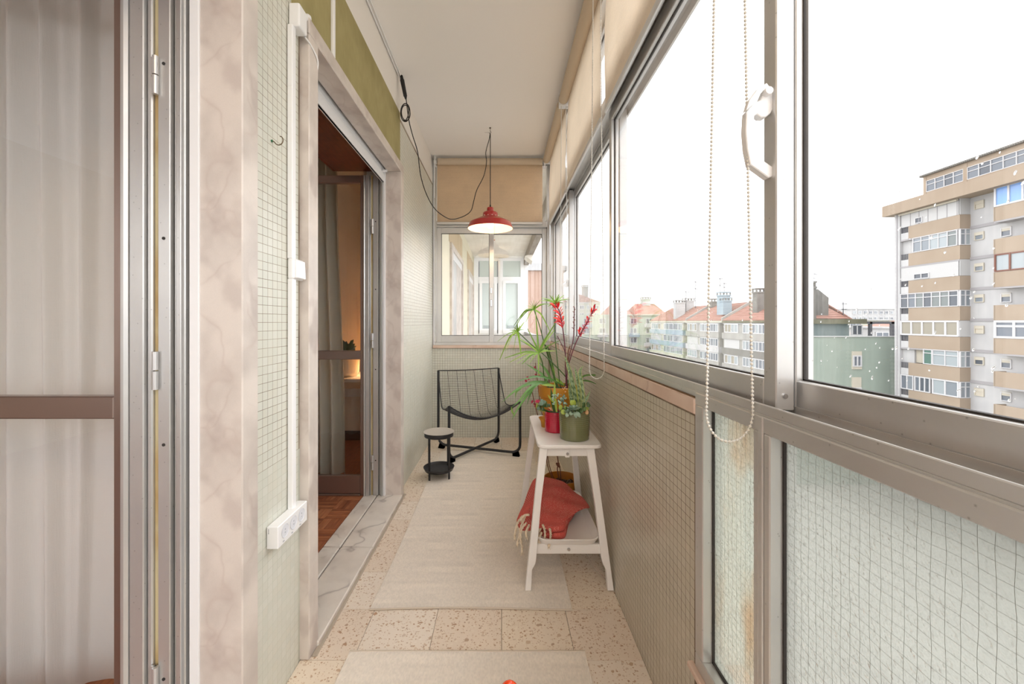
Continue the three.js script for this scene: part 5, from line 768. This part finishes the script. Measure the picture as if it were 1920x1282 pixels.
E.grey = std({ map: stainT([158, 156, 150], [126, 124, 120], 841, 6), roughness: 0.95 });
E.blueGrey = std({ map: stainT([166, 180, 180], [146, 162, 164], 845, 6), roughness: 0.95 });
E.moss = std({ map: stainT([150, 148, 126], [112, 110, 88], 851, 5), roughness: 1 });
E.slab = std({ color: S(150, 148, 150), roughness: 0.9 });
E.cream = std({ map: stainT([222, 220, 204], [204, 206, 188], 861, 9), roughness: 0.9 });
E.paleGreen = std({ map: stainT([206, 216, 198], [190, 204, 186], 865, 9), roughness: 0.9 });
E.paleBlue = std({ map: stainT([186, 204, 214], [170, 190, 204], 869, 9), roughness: 0.9 });
E.stucco = std({ map: stainT([200, 198, 192], [168, 166, 162], 873, 7), roughness: 0.95 });
E.pink = std({ map: stainT([216, 184, 166], [204, 170, 152], 877, 5), roughness: 0.9 });
E.frame = std({ color: S(190, 190, 192), roughness: 0.5 });
E.brownFrame = std({ color: S(108, 66, 52), roughness: 0.5 });
E.rail = std({ color: S(84, 86, 92), roughness: 0.6 });
E.roof = std({ map: tex(256, 256, (u, v) => { const row = Math.sin(v * 24 * Math.PI * 2), n = fbm(u, v, 8, 3, 881); return mixc([162, 126, 114], [136, 98, 86], clamp(n * 1.2 - 0.1 + (row > 0.7 ? 0.3 : 0), 0, 1)); }, { size: 8 }), roughness: 0.9 });
E.panes = [[104, 111, 120], [124, 131, 138], [84, 90, 98], [150, 158, 162], [112, 119, 119]].map(([r, g, b]) => std({ color: S(r, g, b), roughness: 0.12 }));
E.bluePane = std({ color: S(120, 158, 214), roughness: 0.1 }); E.shutter = std({ color: S(176, 176, 176), roughness: 0.6 }); E.creamShutter = std({ color: S(184, 178, 164), roughness: 0.7 }); E.warmPane = std({ color: S(140, 135, 122), roughness: 0.2 }); E.greenPane = std({ color: S(84, 112, 104), roughness: 0.3 });
// a glazed strip on a wall that faces -x (plane at X, depth from d0 to d1) or the camera (facing: 'z', plane at depth X, x from d0 to d1)
function glaz(parent, facing, X, a, b, y0, y1, n, { frame = E.frame, panes = E.panes, t = 0.07, transom = 0, name = 'window' } = {}) {
  const B = (u0, u1, v0, v1, p0, p1) => facing === 'x' ? bx(X + p0, X + p1, v0, v1, u0, u1) : bx(u0, u1, v0, v1, X + p0, X + p1);
  const w = (b - a) / n, bars = [B(a, b, y0, y0 + t, -0.06, 0.1), B(a, b, y1 - t, y1, -0.06, 0.1)];
  for (let i = 0; i <= n; i++) bars.push(B(a + w * i - t / 2, a + w * i + t / 2, y0 + 0.01, y1 - 0.01, -0.075, 0.09)); if (transom) bars.push(B(a, b, transom - t / 2, transom + t / 2, -0.05, 0.1));
  const f = mk(name, bars, frame, parent);
  for (let i = 0; i < n; i++) mk('pane', B(a + w * i + t / 2, a + w * (i + 1) - t / 2, y0 + t, y1 - t, 0.0, 0.05), panes[Math.floor(rnd() * panes.length)], f);
  return f;
}
{ // tower with beige balconies
  const t = thing('apartment_tower', 'tall white and beige apartment tower with stacked balconies across the street', 'building', [48, GY, -38]);
  const X0 = 44, X1 = 45.03, yk = (k) => 2.62 + 2.94 * k;
  mk('core', [bx(X1, 58, GY, 14.2, 28, 45.5), bx(X0 + 0.3, X1, GY, 13, 43.75, 45.5), bx(X1, 58, 14.2, 14.6, 27, 44)], E.white, t);
  mk('corner_pier', bx(X0 - 0.05, X0 + 0.3, GY, 13, 45.0, 45.6), E.white, t);
  for (let k = -6; k <= 3; k++) {
    const top = yk(k), bot = top - 1.34, nb = top + 1.6;
    mk('parapet', [bx(X0, X0 + 0.12, bot, top, 39.23, 44.1), bx(X0, X1 + 0.3, bot, top, 39.15, 39.23)], E.beige, t);
    mk('parapet', [bx(X0, X0 + 0.12, bot, top, 28, 36.4), bx(X0, X1 + 0.3, bot, top, 36.38, 36.48)], E.beige, t);
    mk('floor_slab', [bx(X0 + 0.01, X1 + 0.3, bot - 0.15, bot + 0.02, 39.2, 45.2), bx(X1 - 0.06, X1 + 0.1, bot - 0.1, bot + 0.18, 36.3, 39.3), bx(X0 + 0.01, X1 + 0.3, bot - 0.15, bot + 0.02, 28, 36.42)], E.slab, t);
    mk('end_panel', bx(X0 + 0.02, X0 + 0.14, bot, top - 0.62, 44.1, 44.95), E.white, t);
    const rl = []; for (let i = 0; i < 7; i++) rl.push(bx(X0 + 0.05, X0 + 0.09, top - 0.62, top - 0.02, 44.15 + i * 0.12, 44.19 + i * 0.12)); rl.push(bx(X0 + 0.04, X0 + 0.1, top - 0.05, top, 44.1, 44.95)); mk('railing', rl, E.rail, t);
    const y0 = top + 0.02, y1 = nb - 0.02, d0 = 39.25, d1 = 44.95;

    if (k === 3) { mk('shutter', bx(X0 + 0.05, X0 + 0.1, y0, y1, 39.3, 44.95), E.shutter, t); glaz(t, 'x', X0 + 0.04, 42.7, 43.4, y0 + 0.1, y0 + 0.7, 1, { panes: [E.panes[2]] }); for (let i = 0; i < 6; i++) mk('shutter_joint', bx(X0 + 0.03, X0 + 0.06, y0, y1, 39.4 + i * 0.9, 39.46 + i * 0.9), E.slab, t); }
    else if (k === 1) { mk('shutter', bx(X0 + 0.03, X0 + 0.1, y0, y1, 39.3, 44.95), E.shutter, t); glaz(t, 'x', X0 + 0.02, 42.0, 43.5, y0 + 0.08, y0 + 0.65, 2, { panes: [E.panes[2]] }); }
    else if (k === 2) { glaz(t, 'x', X0 + 0.03, 39.4, 43.6, y0, y1, 5, { transom: y1 - 0.45, panes: [E.panes[3], E.panes[1], E.panes[4]] }); mk('open_bay', bx(X0 + 0.8, X0 + 0.9, y0, y1, 43.6, 45), E.stucco, t); }
    else if (k === 0) glaz(t, 'x', X0 + 0.03, 39.3, 44.95, y0, y1, 7, { transom: y1 - 0.5, panes: [E.panes[0], E.panes[2], E.panes[4]] });
    else if (k === -1) glaz(t, 'x', X0 + 0.03, 39.3, 44.9, y0, y1, 5, { t: 0.16, panes: [E.warmPane] });
    else if (k === -2) { glaz(t, 'x', X0 + 0.03, 39.3, 41.6, y0, y1, 2, { transom: y1 - 0.5, panes: [E.panes[3]] }); glaz(t, 'x', X0 + 0.03, 41.7, 42.5, y0, y1, 1, { transom: y1 - 0.4, panes: [E.greenPane] }); mk('shutter', bx(X0 + 0.5, X0 + 0.55, y0, y1, 42.6, 44.5), E.creamShutter, t); }
    else { glaz(t, 'x', X0 + 0.03, 39.3, 41.6, y0, y1, 2, { t: 0.12, panes: [E.panes[3], E.panes[1]] }); glaz(t, 'x', X0 + 0.03, 41.9, 43.4, y0, y1, 3, { t: 0.1, panes: [E.panes[0], E.panes[2]] }); glaz(t, 'x', X0 + 0.03, 43.6, 44.9, y0, y1, 2, { t: 0.1, panes: [E.panes[1], E.panes[0]] }); }
    // side return of the bay
    if (k === 2 || k === 0 || k === -3 || k === -2) glaz(t, 'z', 39.19, X0 + 0.05, X1, y0, y1, 2, { transom: y1 - 0.5, panes: [E.panes[1], E.panes[3]] }); else mk('side_panel', bx(X0 + 0.05, X1, y0, y1, 39.17, 39.23), E.shutter, t);
    // small windows of the recessed wall
    const sw = glaz(t, 'x', X1 - 0.03, 38.05, 38.75, top + 0.35, top + 1.1, 1, { frame: E.creamShutter, panes: [E.panes[2], E.panes[1], E.creamShutter] }); mk('blind_box', bx(X1 - 0.08, X1 + 0.02, top + 0.8, top + 1.1, 38.05, 38.75), E.creamShutter, sw);
    if (k === 3) glaz(t, 'x', X0 + 0.03, 32.5, 36.35, y0 - 0.1, y1 + 0.1, 4, { t: 0.14, panes: [E.bluePane] });
    else if (k === 1) glaz(t, 'x', X0 + 0.03, 30, 36.35, y0, y1, 6, { frame: E.brownFrame, t: 0.12, panes: [E.panes[3]] });
    else if (k === -1) glaz(t, 'x', X0 + 0.03, 31, 36.35, y0, y1, 4, { t: 0.18, transom: y1 - 0.5, panes: [E.panes[1], E.panes[0]] });
    else { const s2 = glaz(t, 'x', X1 - 0.03, 36.0, 36.7, top + 0.25, top + 1.05, 1, { panes: [E.panes[0]] }); mk('blind_box', bx(X1 - 0.08, X1 + 0.02, top + 0.75, top + 1.1, 36.0, 36.7), E.creamShutter, s2); glaz(t, 'x', X1 - 0.03, 32.2, 34.6, top - 0.2, top + 1.3, 3, { t: 0.1, panes: [E.panes[2], E.panes[4]] }); }
  }
  tag(mk('fascia', [bx(43.3, X1 + 1, 13.0, 14.2, 39.1, 46.4), bx(43.3, X1 + 1, 13.0, 14.2, 28, 39.1)], E.beige, t), 'beige concrete roof fascia');
  mk('awning_box', rod(v3(43.9, 12.9, -39.3), v3(43.9, 12.9, -45), 0.12, 10), E.creamShutter, t);
  mk('penthouse_wall', [bx(45, 45.2, 14.2, 14.85, 28, 43.5), bx(45, 45.2, 16.05, 16.6, 28, 43.5), bx(44.97, 45.3, 14.21, 16.58, 43.2, 43.49), bx(44.97, 45.3, 14.21, 16.58, 39.4, 39.75)], E.beige, t);
  glaz(t, 'x', 45.05, 39.75, 43.2, 14.85, 16.05, 4, { transom: 15.6, panes: [E.panes[2], E.panes[0]], t: 0.06 }); glaz(t, 'x', 45.05, 30, 39.4, 14.85, 16.05, 10, { transom: 15.6, panes: [E.panes[0], E.panes[2]], t: 0.06 });
  const cor = []; for (let i = 0; i < 90; i++) cor.push(rod(v3(44.7, 16.66, -28 - i * 0.175), v3(49, 16.9, -28 - i * 0.175), 0.09, 6)); mk('corrugated_roof', [...cor, bx(44.75, 49, 16.55, 16.7, 28, 43.7)], E.grey, t);
  mk('drainpipe', rod(v3(43.95, GY, -45.3), v3(43.95, 13, -45.3), 0.06, 8), E.slab, t);
}
{ // green gable wall building
  const t = thing('green_building', 'green rendered building with a single white window beside the tower', 'building', [38, GY, -50]);
  const D = 48; mk('wall', bx(34.2, 46.7, GY, -0.64, D, D + 3.5), E.green, t); mk('coping', bx(34.1, 46.8, -0.64, -0.55, D - 0.1, D + 0.3), E.white, t);
  const wx = (px) => (px - CX) * D / F, wy = (py) => EYE - (py - CY) * D / F;
  mk('window_surround', bx(wx(1596.5), wx(1614.5), wy(692), wy(658.5), D - 0.12, D + 0.05), E.creamShutter, t); glaz(t, 'z', D - 0.16, wx(1598), wx(1612), wy(687), wy(666), 2, { t: 0.14, panes: [E.panes[0]] });
  mk('window_surround', bx(wx(1596.5), wx(1613.5), wy(760), wy(707), D - 0.12, D + 0.05), E.creamShutter, t); glaz(t, 'z', D - 0.16, wx(1598), wx(1612), wy(752), wy(726), 2, { t: 0.14, panes: [E.panes[0]] });
  // terrace house, pergola, chimney and tiled roof
  const D5 = 53, px = (q, d) => (q - CX) * d / F, py = (q, d) => EYE - (q - CY) * d / F;
  mk('terrace_wall', bx(px(1482, D5), px(1592, D5), -0.7, py(606, D5), D5, D5 + 4), E.blueGrey, t);
  mk('roof_slab', bx(px(1482, D5), px(1618, D5), py(607, D5), py(598, D5), D5 - 0.6, D5 + 4.5), E.moss, t);
  mk('pergola', [bx(px(1600, D5), px(1675, D5), py(607, D5), py(602.5, D5), D5 - 0.2, D5 + 0.1), bx(px(1628.5, D5), px(1633, D5), -0.7, py(603, D5), D5 - 0.2, D5 + 0.1), bx(px(1669, D5), px(1674.5, D5), -0.7, py(603, D5), D5 - 0.2, D5 + 0.1)], E.rail, t);
  glaz(t, 'z', D5 - 0.3, px(1594, D5), px(1612, D5), -0.6, py(609, D5), 2, { t: 0.12 });
  const ch = mk('chimney', [bx(px(1500, 54), px(1530.5, 54), py(600, 54), py(540, 54), 54, 55.4), bx(px(1498, 54), px(1531, 54), py(541, 54), py(537, 54), 53.9, 55.5), bx(px(1498, 54), px(1531, 54), py(530, 54), py(527, 54), 53.9, 55.5)], E.grey, t);
  const cp = []; for (const q of [1500, 1509, 1518, 1527]) cp.push(bx(px(q, 54), px(q + 3, 54), py(537, 54), py(530, 54), 54, 55.4)); mk('chimney_piers', cp, E.grey, ch);
  mk('stair_head', prism([[px(1530, 55), py(600, 55)], [px(1553, 55), py(600, 55)], [px(1554, 55), py(558, 55)], [px(1534, 55), py(542, 55)], [px(1530, 55), py(542, 55)]], 55, 58), E.grey, t);
  { const g = [], z0 = 54.5, z1 = 57; const A = v3(px(1529, z0), py(597, z0), -z0), B = v3(px(1593, z0), py(597, z0), -z0), Cc = v3(px(1537, z1), py(569, z1), -z1), Dd = v3(px(1530, z1), py(575, z1), -z1); const geo = new THREE.BufferGeometry(); geo.setAttribute('position', new THREE.Float32BufferAttribute([A, B, Cc, A, Cc, Dd].flatMap((p) => [p.x, p.y, p.z]), 3)); geo.computeVertexNormals(); mk('tiled_roof', uvBox(geo), E.roof, t);
    for (let i = 1; i < 7; i++) { const k = i / 7, l = A.clone().lerp(Dd, k), r = B.clone().lerp(Cc, k); g.push(rod(l, r, 0.07, 5)); } mk('tile_course', g, E.roof, t); }
}
// red-roofed row along the street
function rowHouse(label, d0, d1, wallM, parM, roofM, k) {
  const t = thing('row_house', label, 'building', [48, GY, -(d0 + d1) / 2]), X = 45, ye = 1.45, yr = 5.0;
  mk('wall', bx(X, 56, GY, ye, d0, d1), wallM, t);
  const slope = (o) => prism([[X - 0.5, ye - 0.15 + o], [51, yr + o], [57, ye - 0.15 + o], [57, ye + 0.05 + o], [51, yr + 0.22 + o], [X - 0.5, ye + 0.08 + o]], d0, d1);
  const rf = mk('tiled_roof', slope(0), roofM, t); const tc = []; const nn = 14; for (let i = 0; i < nn; i++) { const s = (i + 0.5) / nn, x = lerp(X - 0.5, 51, s), y = lerp(ye + 0.08, yr + 0.22, s); tc.push(rod(v3(x, y, -d0 - 0.2), v3(x, y, -d1 + 0.2), 0.09, 5)); } mk('tile_courses', tc, roofM, rf);
  mk('party_wall', prism([[X - 0.6, ye - 0.2], [51, yr], [51, yr + 0.75], [X - 0.6, ye + 0.5]], d0 + 0.02, d0 + 0.42), E.stucco, t);
  mk('eaves', bx(X - 0.7, X + 0.2, ye - 0.5, ye - 0.1, d0, d1), k === 0 ? E.moss : E.cream, t);
  for (let f = 0; f < 5; f++) {
    const yt = 0.75 - f * 3.0; const w = (d1 - d0); mk('bay_wall', bx(X - 0.86, X, yt - 1.75, yt + 0.02, d0 + w * 0.04, d0 + w * 0.94), wallM, t);
    glaz(t, 'x', X - 0.95, d0 + w * 0.06, d0 + w * 0.52, yt - 1.7, yt, Math.round(w * 0.5), { t: 0.16, panes: [E.panes[1], E.panes[3], E.panes[0]] });
    if (f % 2 === 0) glaz(t, 'x', X - 0.95, d0 + w * 0.62, d0 + w * 0.9, yt - 1.7, yt, 4, { t: 0.16, panes: [E.panes[3], E.warmPane] }); else mk('shutter', bx(X - 0.9, X - 0.8, yt - 1.7, yt, d0 + w * 0.6, d0 + w * 0.92), E.shutter, t);
    mk('balcony_parapet', bx(X - 1.1, X + 0.1, yt - 2.9, yt - 1.72, d0 + w * 0.03, d0 + w * 0.95), parM[f % parM.length], t); mk('balcony_slab', bx(X - 1.0, X + 0.1, yt + 0.02, yt + 0.12, d0 + w * 0.03, d0 + w * 0.95), E.white, t);
  }
  return t;
}
function chimney(parent, x, d, w, y0, y1, mat) {
  const c = mk('chimney', [bx(x - w, x + w, y0, y1 - 0.9, d - w * 0.7, d + w * 0.7), bx(x - w * 1.12, x + w * 1.12, y1 - 0.9, y1 - 0.65, d - w * 0.8, d + w * 0.8), bx(x - w * 1.1, x + w * 1.1, y1 - 0.22, y1, d - w * 0.8, d + w * 0.8)], mat, parent), g = [];
  for (let i = 0; i < 4; i++) { const q = x - w + i * w * 2 / 3; g.push(bx(q - 0.09, q + 0.09, y1 - 0.65, y1 - 0.22, d - w * 0.7, d - w * 0.5), bx(q - 0.09, q + 0.09, y1 - 0.65, y1 - 0.22, d + w * 0.5, d + w * 0.7)); } mk('chimney_piers', g, E.grey, c);
}
const h1 = rowHouse('grey row house with orange tiled roof nearest in the red-roofed row', 66, 82, E.stucco, [E.stucco, E.grey, E.stucco], E.roof, 0);
const h2 = rowHouse('middle row house of the red-roofed row with pale chimney stacks', 82, 98, E.stucco, [E.stucco, E.white, E.stucco], E.roof, 1);
const h3 = rowHouse('farthest row house of the red-roofed row with pale blue balconies', 98, 122, E.cream, [E.paleBlue, E.paleBlue, E.cream], E.roof, 2);
chimney(h1, 47.6, 75, 1.0, 2.5, 7.3, E.grey); chimney(h2, 47.4, 87, 1.05, 2.6, 7.5, E.paleBlue); chimney(h2, 46.5, 84.5, 0.9, 2.6, 6.2, E.paleBlue); chimney(h3, 46.2, 106, 1.15, 1.8, 6.8, E.white); chimney(h3, 49.5, 108, 1.2, 3, 7.4, E.white); chimney(h2, 50.5, 96.5, 1.1, 4.5, 6.6, E.grey);
{ // block closing the street
  const t = thing('street_block', 'pale green block with blue balconies closing the street', 'building', [34, GY, -134]), D = 128;
  mk('wall', bx(14, 50, GY, 3.4, D, D + 14), E.paleGreen, t);
  for (const [a, b] of [[33.5, 41], [41.4, 52]]) { const m = (a + b) / 2; const g = new THREE.BufferGeometry(); const q = [v3(a, 3.4, -D + 0.5), v3(b, 3.4, -D + 0.5), v3(b - 2.2, 7.0, -D - 5), v3(a + 2.2, 7.0, -D - 5), v3(a, 3.4, -D - 11), v3(b, 3.4, -D - 11)]; g.setAttribute('position', new THREE.Float32BufferAttribute([q[0], q[1], q[2], q[0], q[2], q[3], q[1], q[5], q[2], q[4], q[0], q[3], q[5], q[4], q[3], q[5], q[3], q[2]].flatMap((p) => [p.x, p.y, p.z]), 3)); g.computeVertexNormals(); mk('hipped_roof', uvBox(g), E.roof, t); mk('cornice', bx(a, b, 3.1, 3.5, D - 0.6, D), E.cream, t); }
  for (let f = 0; f < 6; f++) for (let i = 0; i < 7; i++) { const x = 16 + i * 4.9, y = 2.2 - f * 3.0; glaz(t, 'z', D - 0.1, x, x + 1.9, y - 1.7, y, 2, { t: 0.14 }); if ((i + f) % 2 === 0) mk('balcony', bx(x - 0.6, x + 2.6, y - 2.8, y - 1.7, D - 1.0, D), i % 3 ? E.paleBlue : E.white, t); }
  chimney(t, 47, 133, 1.3, 5, 9.2, E.white); chimney(t, 38, 134, 1.2, 5, 9.6, E.cream);
}
{ // blocks farther off
  const far = (label, x0, x1, d, top, mat, n, fl) => { const t = thing('far_building', label, 'building', [(x0 + x1) / 2, GY, -d]); mk('wall', bx(x0, x1, GY, top, d, d + 15), mat, t); mk('roof_edge', bx(x0 - 0.3, x1 + 0.3, top, top + 0.4, d - 0.4, d + 15), E.white, t); const w = (x1 - x0) / n; for (let f = 0; f < fl; f++) for (let i = 0; i < n; i++) glaz(t, 'z', d - 0.15, x0 + w * (i + 0.22), x0 + w * (i + 0.78), top - 2.4 - f * 3.1, top - 0.8 - f * 3.1, 2, { t: 0.2 }); return t; };
  const a = far('pale pink block far down the street behind the flower spikes', 22, 40, 165, 8.6, E.cream, 6, 7); mk('tiled_roof', prism([[21.5, 9], [31, 12.5], [40.5, 9]], 165, 178), E.roof, a); chimney(a, 34, 166, 1.2, 9, 16, E.stucco);
  far('long pale flat-roofed block on the horizon left of the tower', 176, 208, 205, 7.4, E.white, 12, 4);
  const b = far('white low house with red roof seen through the pergola', 86, 112, 95, -0.4, E.white, 5, 3); mk('tiled_roof', prism([[90, 0], [112.5, 0], [112.5, 1.4], [98, 1.4]], 94.6, 102), E.roof, b);
  far('cream house with flat roof far behind the pergola', 118, 160, 140, 1.6, E.cream, 6, 3);
}
// roof aerials
function aerial(label, px, py0, py1, d, arms) { const a = P(px, py1, d), b = P(px, py0, d), r = d * 0.0009, t = thing('roof_aerial', label, 'aerial', [a.x, a.y, a.z], 'roof aerials'); mk('mast', rod(a, b, r, 6), E.rail, t); const g = []; arms.forEach(([k, l, s]) => { const y = lerp(a.y, b.y, k); g.push(rod(v3(a.x - l * s, y + 0.08 * l, a.z), v3(a.x + l, y - 0.08 * l, a.z), r * 0.7, 5)); for (let i = 0; i < 4; i++) g.push(rod(v3(a.x + l * (i / 4), y, a.z - 0.3), v3(a.x + l * (i / 4), y, a.z + 0.3), r * 0.5, 4)); }); mk('arms', g, E.rail, t); }
aerial('tall thin roof aerial above the farthest row house', 1304, 526, 580, 105, [[0.95, 0.7, 0.8], [0.72, 0.6, 0.4]]); aerial('roof aerial above the pale chimney stacks', 1350, 521, 552, 87, [[0.95, 0.6, 0.8], [0.55, 0.5, 0.5]]); aerial('short roof aerial beside the pale chimney stacks', 1358, 529, 553, 87, [[0.9, 0.5, 0.5], [0.6, 0.4, 0.6]]); aerial('roof aerial left of the tall thin one', 1286, 545, 585, 106, [[0.95, 0.9, 0.6], [0.55, 0.5, 0.5]]); aerial('aerial on the grey chimney above the green building', 1517, 512, 528, 54.6, [[0.9, 1.2, 0.4], [0.4, 0.9, 0.3]]); aerial('aerial beside the small tiled roof', 1581, 566, 600, 56, [[0.9, 0.5, 0.6], [0.6, 0.4, 0.6]]);
// ================================================================ the neighbour's balcony beyond the end window
{
  const rough = std({ map: stainT([255, 252, 244], [240, 234, 224], 901, 1.4, [240, 236, 228], [222, 216, 206]), roughness: 0.95, bumpMap: plasterBump, bumpScale: 0.004 });
  const t = struct('neighbour_balcony', 'open balcony of the neighbour beyond the end window', 'balcony', [0, 0, -7]);
  mk('ceiling_slab', [bx(-0.9, 0.66, 2.74, 3.0, 4.2, 10.5)], rough, t); mk('edge_beam', bx(0.56, 0.68, 2.56, 2.74, 4.2, 10.5, 0.01), std({ map: stainT([206, 198, 188], [172, 162, 152], 911, 0.8), roughness: 0.95 }), t);
  mk('bracket', prism([[0.56, 2.56], [0.66, 2.56], [0.66, 2.42], [0.50, 2.54]], 8.6, 9.1), rough, t);
  mk('floor_slab', bx(-0.9, 0.66, -0.2, 0, 4.2, 10.5), rough, t); mk('parapet', bx(0.58, 0.68, 0, 0.9, 4.2, 10.2), E.white, t);
  const cream = std({ color: S(232, 226, 204), roughness: 0.8 });
  mk('wall_paint', bx(XL - 0.001, XL + 0.004, 0, 2.74, 4.2, 10.2), cream, t);
  const tanM = std({ color: S(206, 186, 156), roughness: 0.8 });
  for (const [a, b] of [[5.55, 6.95], [8.35, 9.7]]) {
    mk('door_surround', [bx(XL, XL + 0.035, 0, 2.119, a - 0.16, a, 0.003), bx(XL, XL + 0.035, 0, 2.119, b, b + 0.08, 0.003), bx(XL, XL + 0.035, 2.12, 2.2, a - 0.16, b + 0.08, 0.003)], M.marble, t);
    mk('door_leaf', [bx(XL + 0.001, XL + 0.006, 0, 2.12, a, a + (b - a) * 0.45)], M.alu, t); mk('door_reveal', bx(XL + 0.001, XL + 0.008, 0, 2.12, a + (b - a) * 0.45, b), M.marble, t); mk('shutter_slat', bx(XL + 0.001, XL + 0.014, 2.02, 2.12, a, b), M.white, t); mk('panel_above', bx(XL + 0.001, XL + 0.01, 2.2, 2.56, a - 0.25, b + 0.1), tanM, t);
  }
  const w = struct('window_5', 'white framed window wall at the end of the neighbour balcony', 'window', [0, 0, -10.2]);
  const D = 10.2, wx = (q) => (q - CX) * D / F, wy = (q) => EYE - (q - CY) * D / F;
  mk('frame', [bx(wx(888), wx(990), wy(489), 2.74, D, D + 0.1), bx(wx(888), wx(990), wy(531), wy(519), D, D + 0.1), bx(wx(888), wx(990), 0, wy(625), D, D + 0.1), bx(wx(888), wx(897), 0, 2.73, D - 0.01, D + 0.09), bx(wx(934), wx(943), 0, 2.73, D - 0.02, D + 0.09), bx(wx(976), wx(990), 0, 2.73, D - 0.01, D + 0.09)], M.pvc, w);
  for (const [a, b] of [[899, 932], [943, 976]]) { const s = mk('casement', [bx(wx(a), wx(b), wy(531), wy(526), D - 0.045, D - 0.011), bx(wx(a), wx(b), wy(625), wy(616), D - 0.045, D - 0.011), bx(wx(a), wx(a) + 0.07, wy(624), wy(527), D - 0.04, D - 0.012), bx(wx(b) - 0.07, wx(b), wy(624), wy(527), D - 0.04, D - 0.012)], M.pvc, w); mk('pane', bx(wx(a), wx(b), wy(620), wy(528), D + 0.03, D + 0.04), std({ color: S(206, 218, 214), roughness: 0.15 }), s); mk('pane', bx(wx(a), wx(b), wy(519), wy(489), D + 0.03, D + 0.04), std({ color: S(190, 202, 192), roughness: 0.12 }), w); mk('bottom_curtain', bx(wx(a) + 0.1, wx(b) - 0.1, wy(616), wy(610), D + 0.02, D + 0.028), std({ color: S(170, 180, 180), roughness: 0.9 }), s); }
  mk('backing', bx(-0.9, 0.66, -0.2, 3, D + 0.12, D + 0.2), E.white, w);
  const g = thing('gable_building', 'salmon pink corrugated gable wall beyond the neighbour balcony', 'building', [3, GY, -22]);
  const gd = 21; mk('wall', bx(1.2, 3.2, GY, EYE + 96 * gd / F, gd, gd + 6), E.pink, g); mk('gable', prism([[1.1, EYE + 96 * gd / F], [3.4, EYE + 96 * gd / F], [3.4, EYE + 104 * gd / F], [1.1, EYE + 112 * gd / F]], gd - 0.1, gd + 6), E.white, g);
  const rib = []; for (let i = 0; i < 9; i++) rib.push(bx(1.3 + i * 0.21, 1.34 + i * 0.21, -6, EYE + 95 * gd / F, gd - 0.03, gd)); mk('rib', rib, E.pink, g);
}
renderer.render(scene, camera);
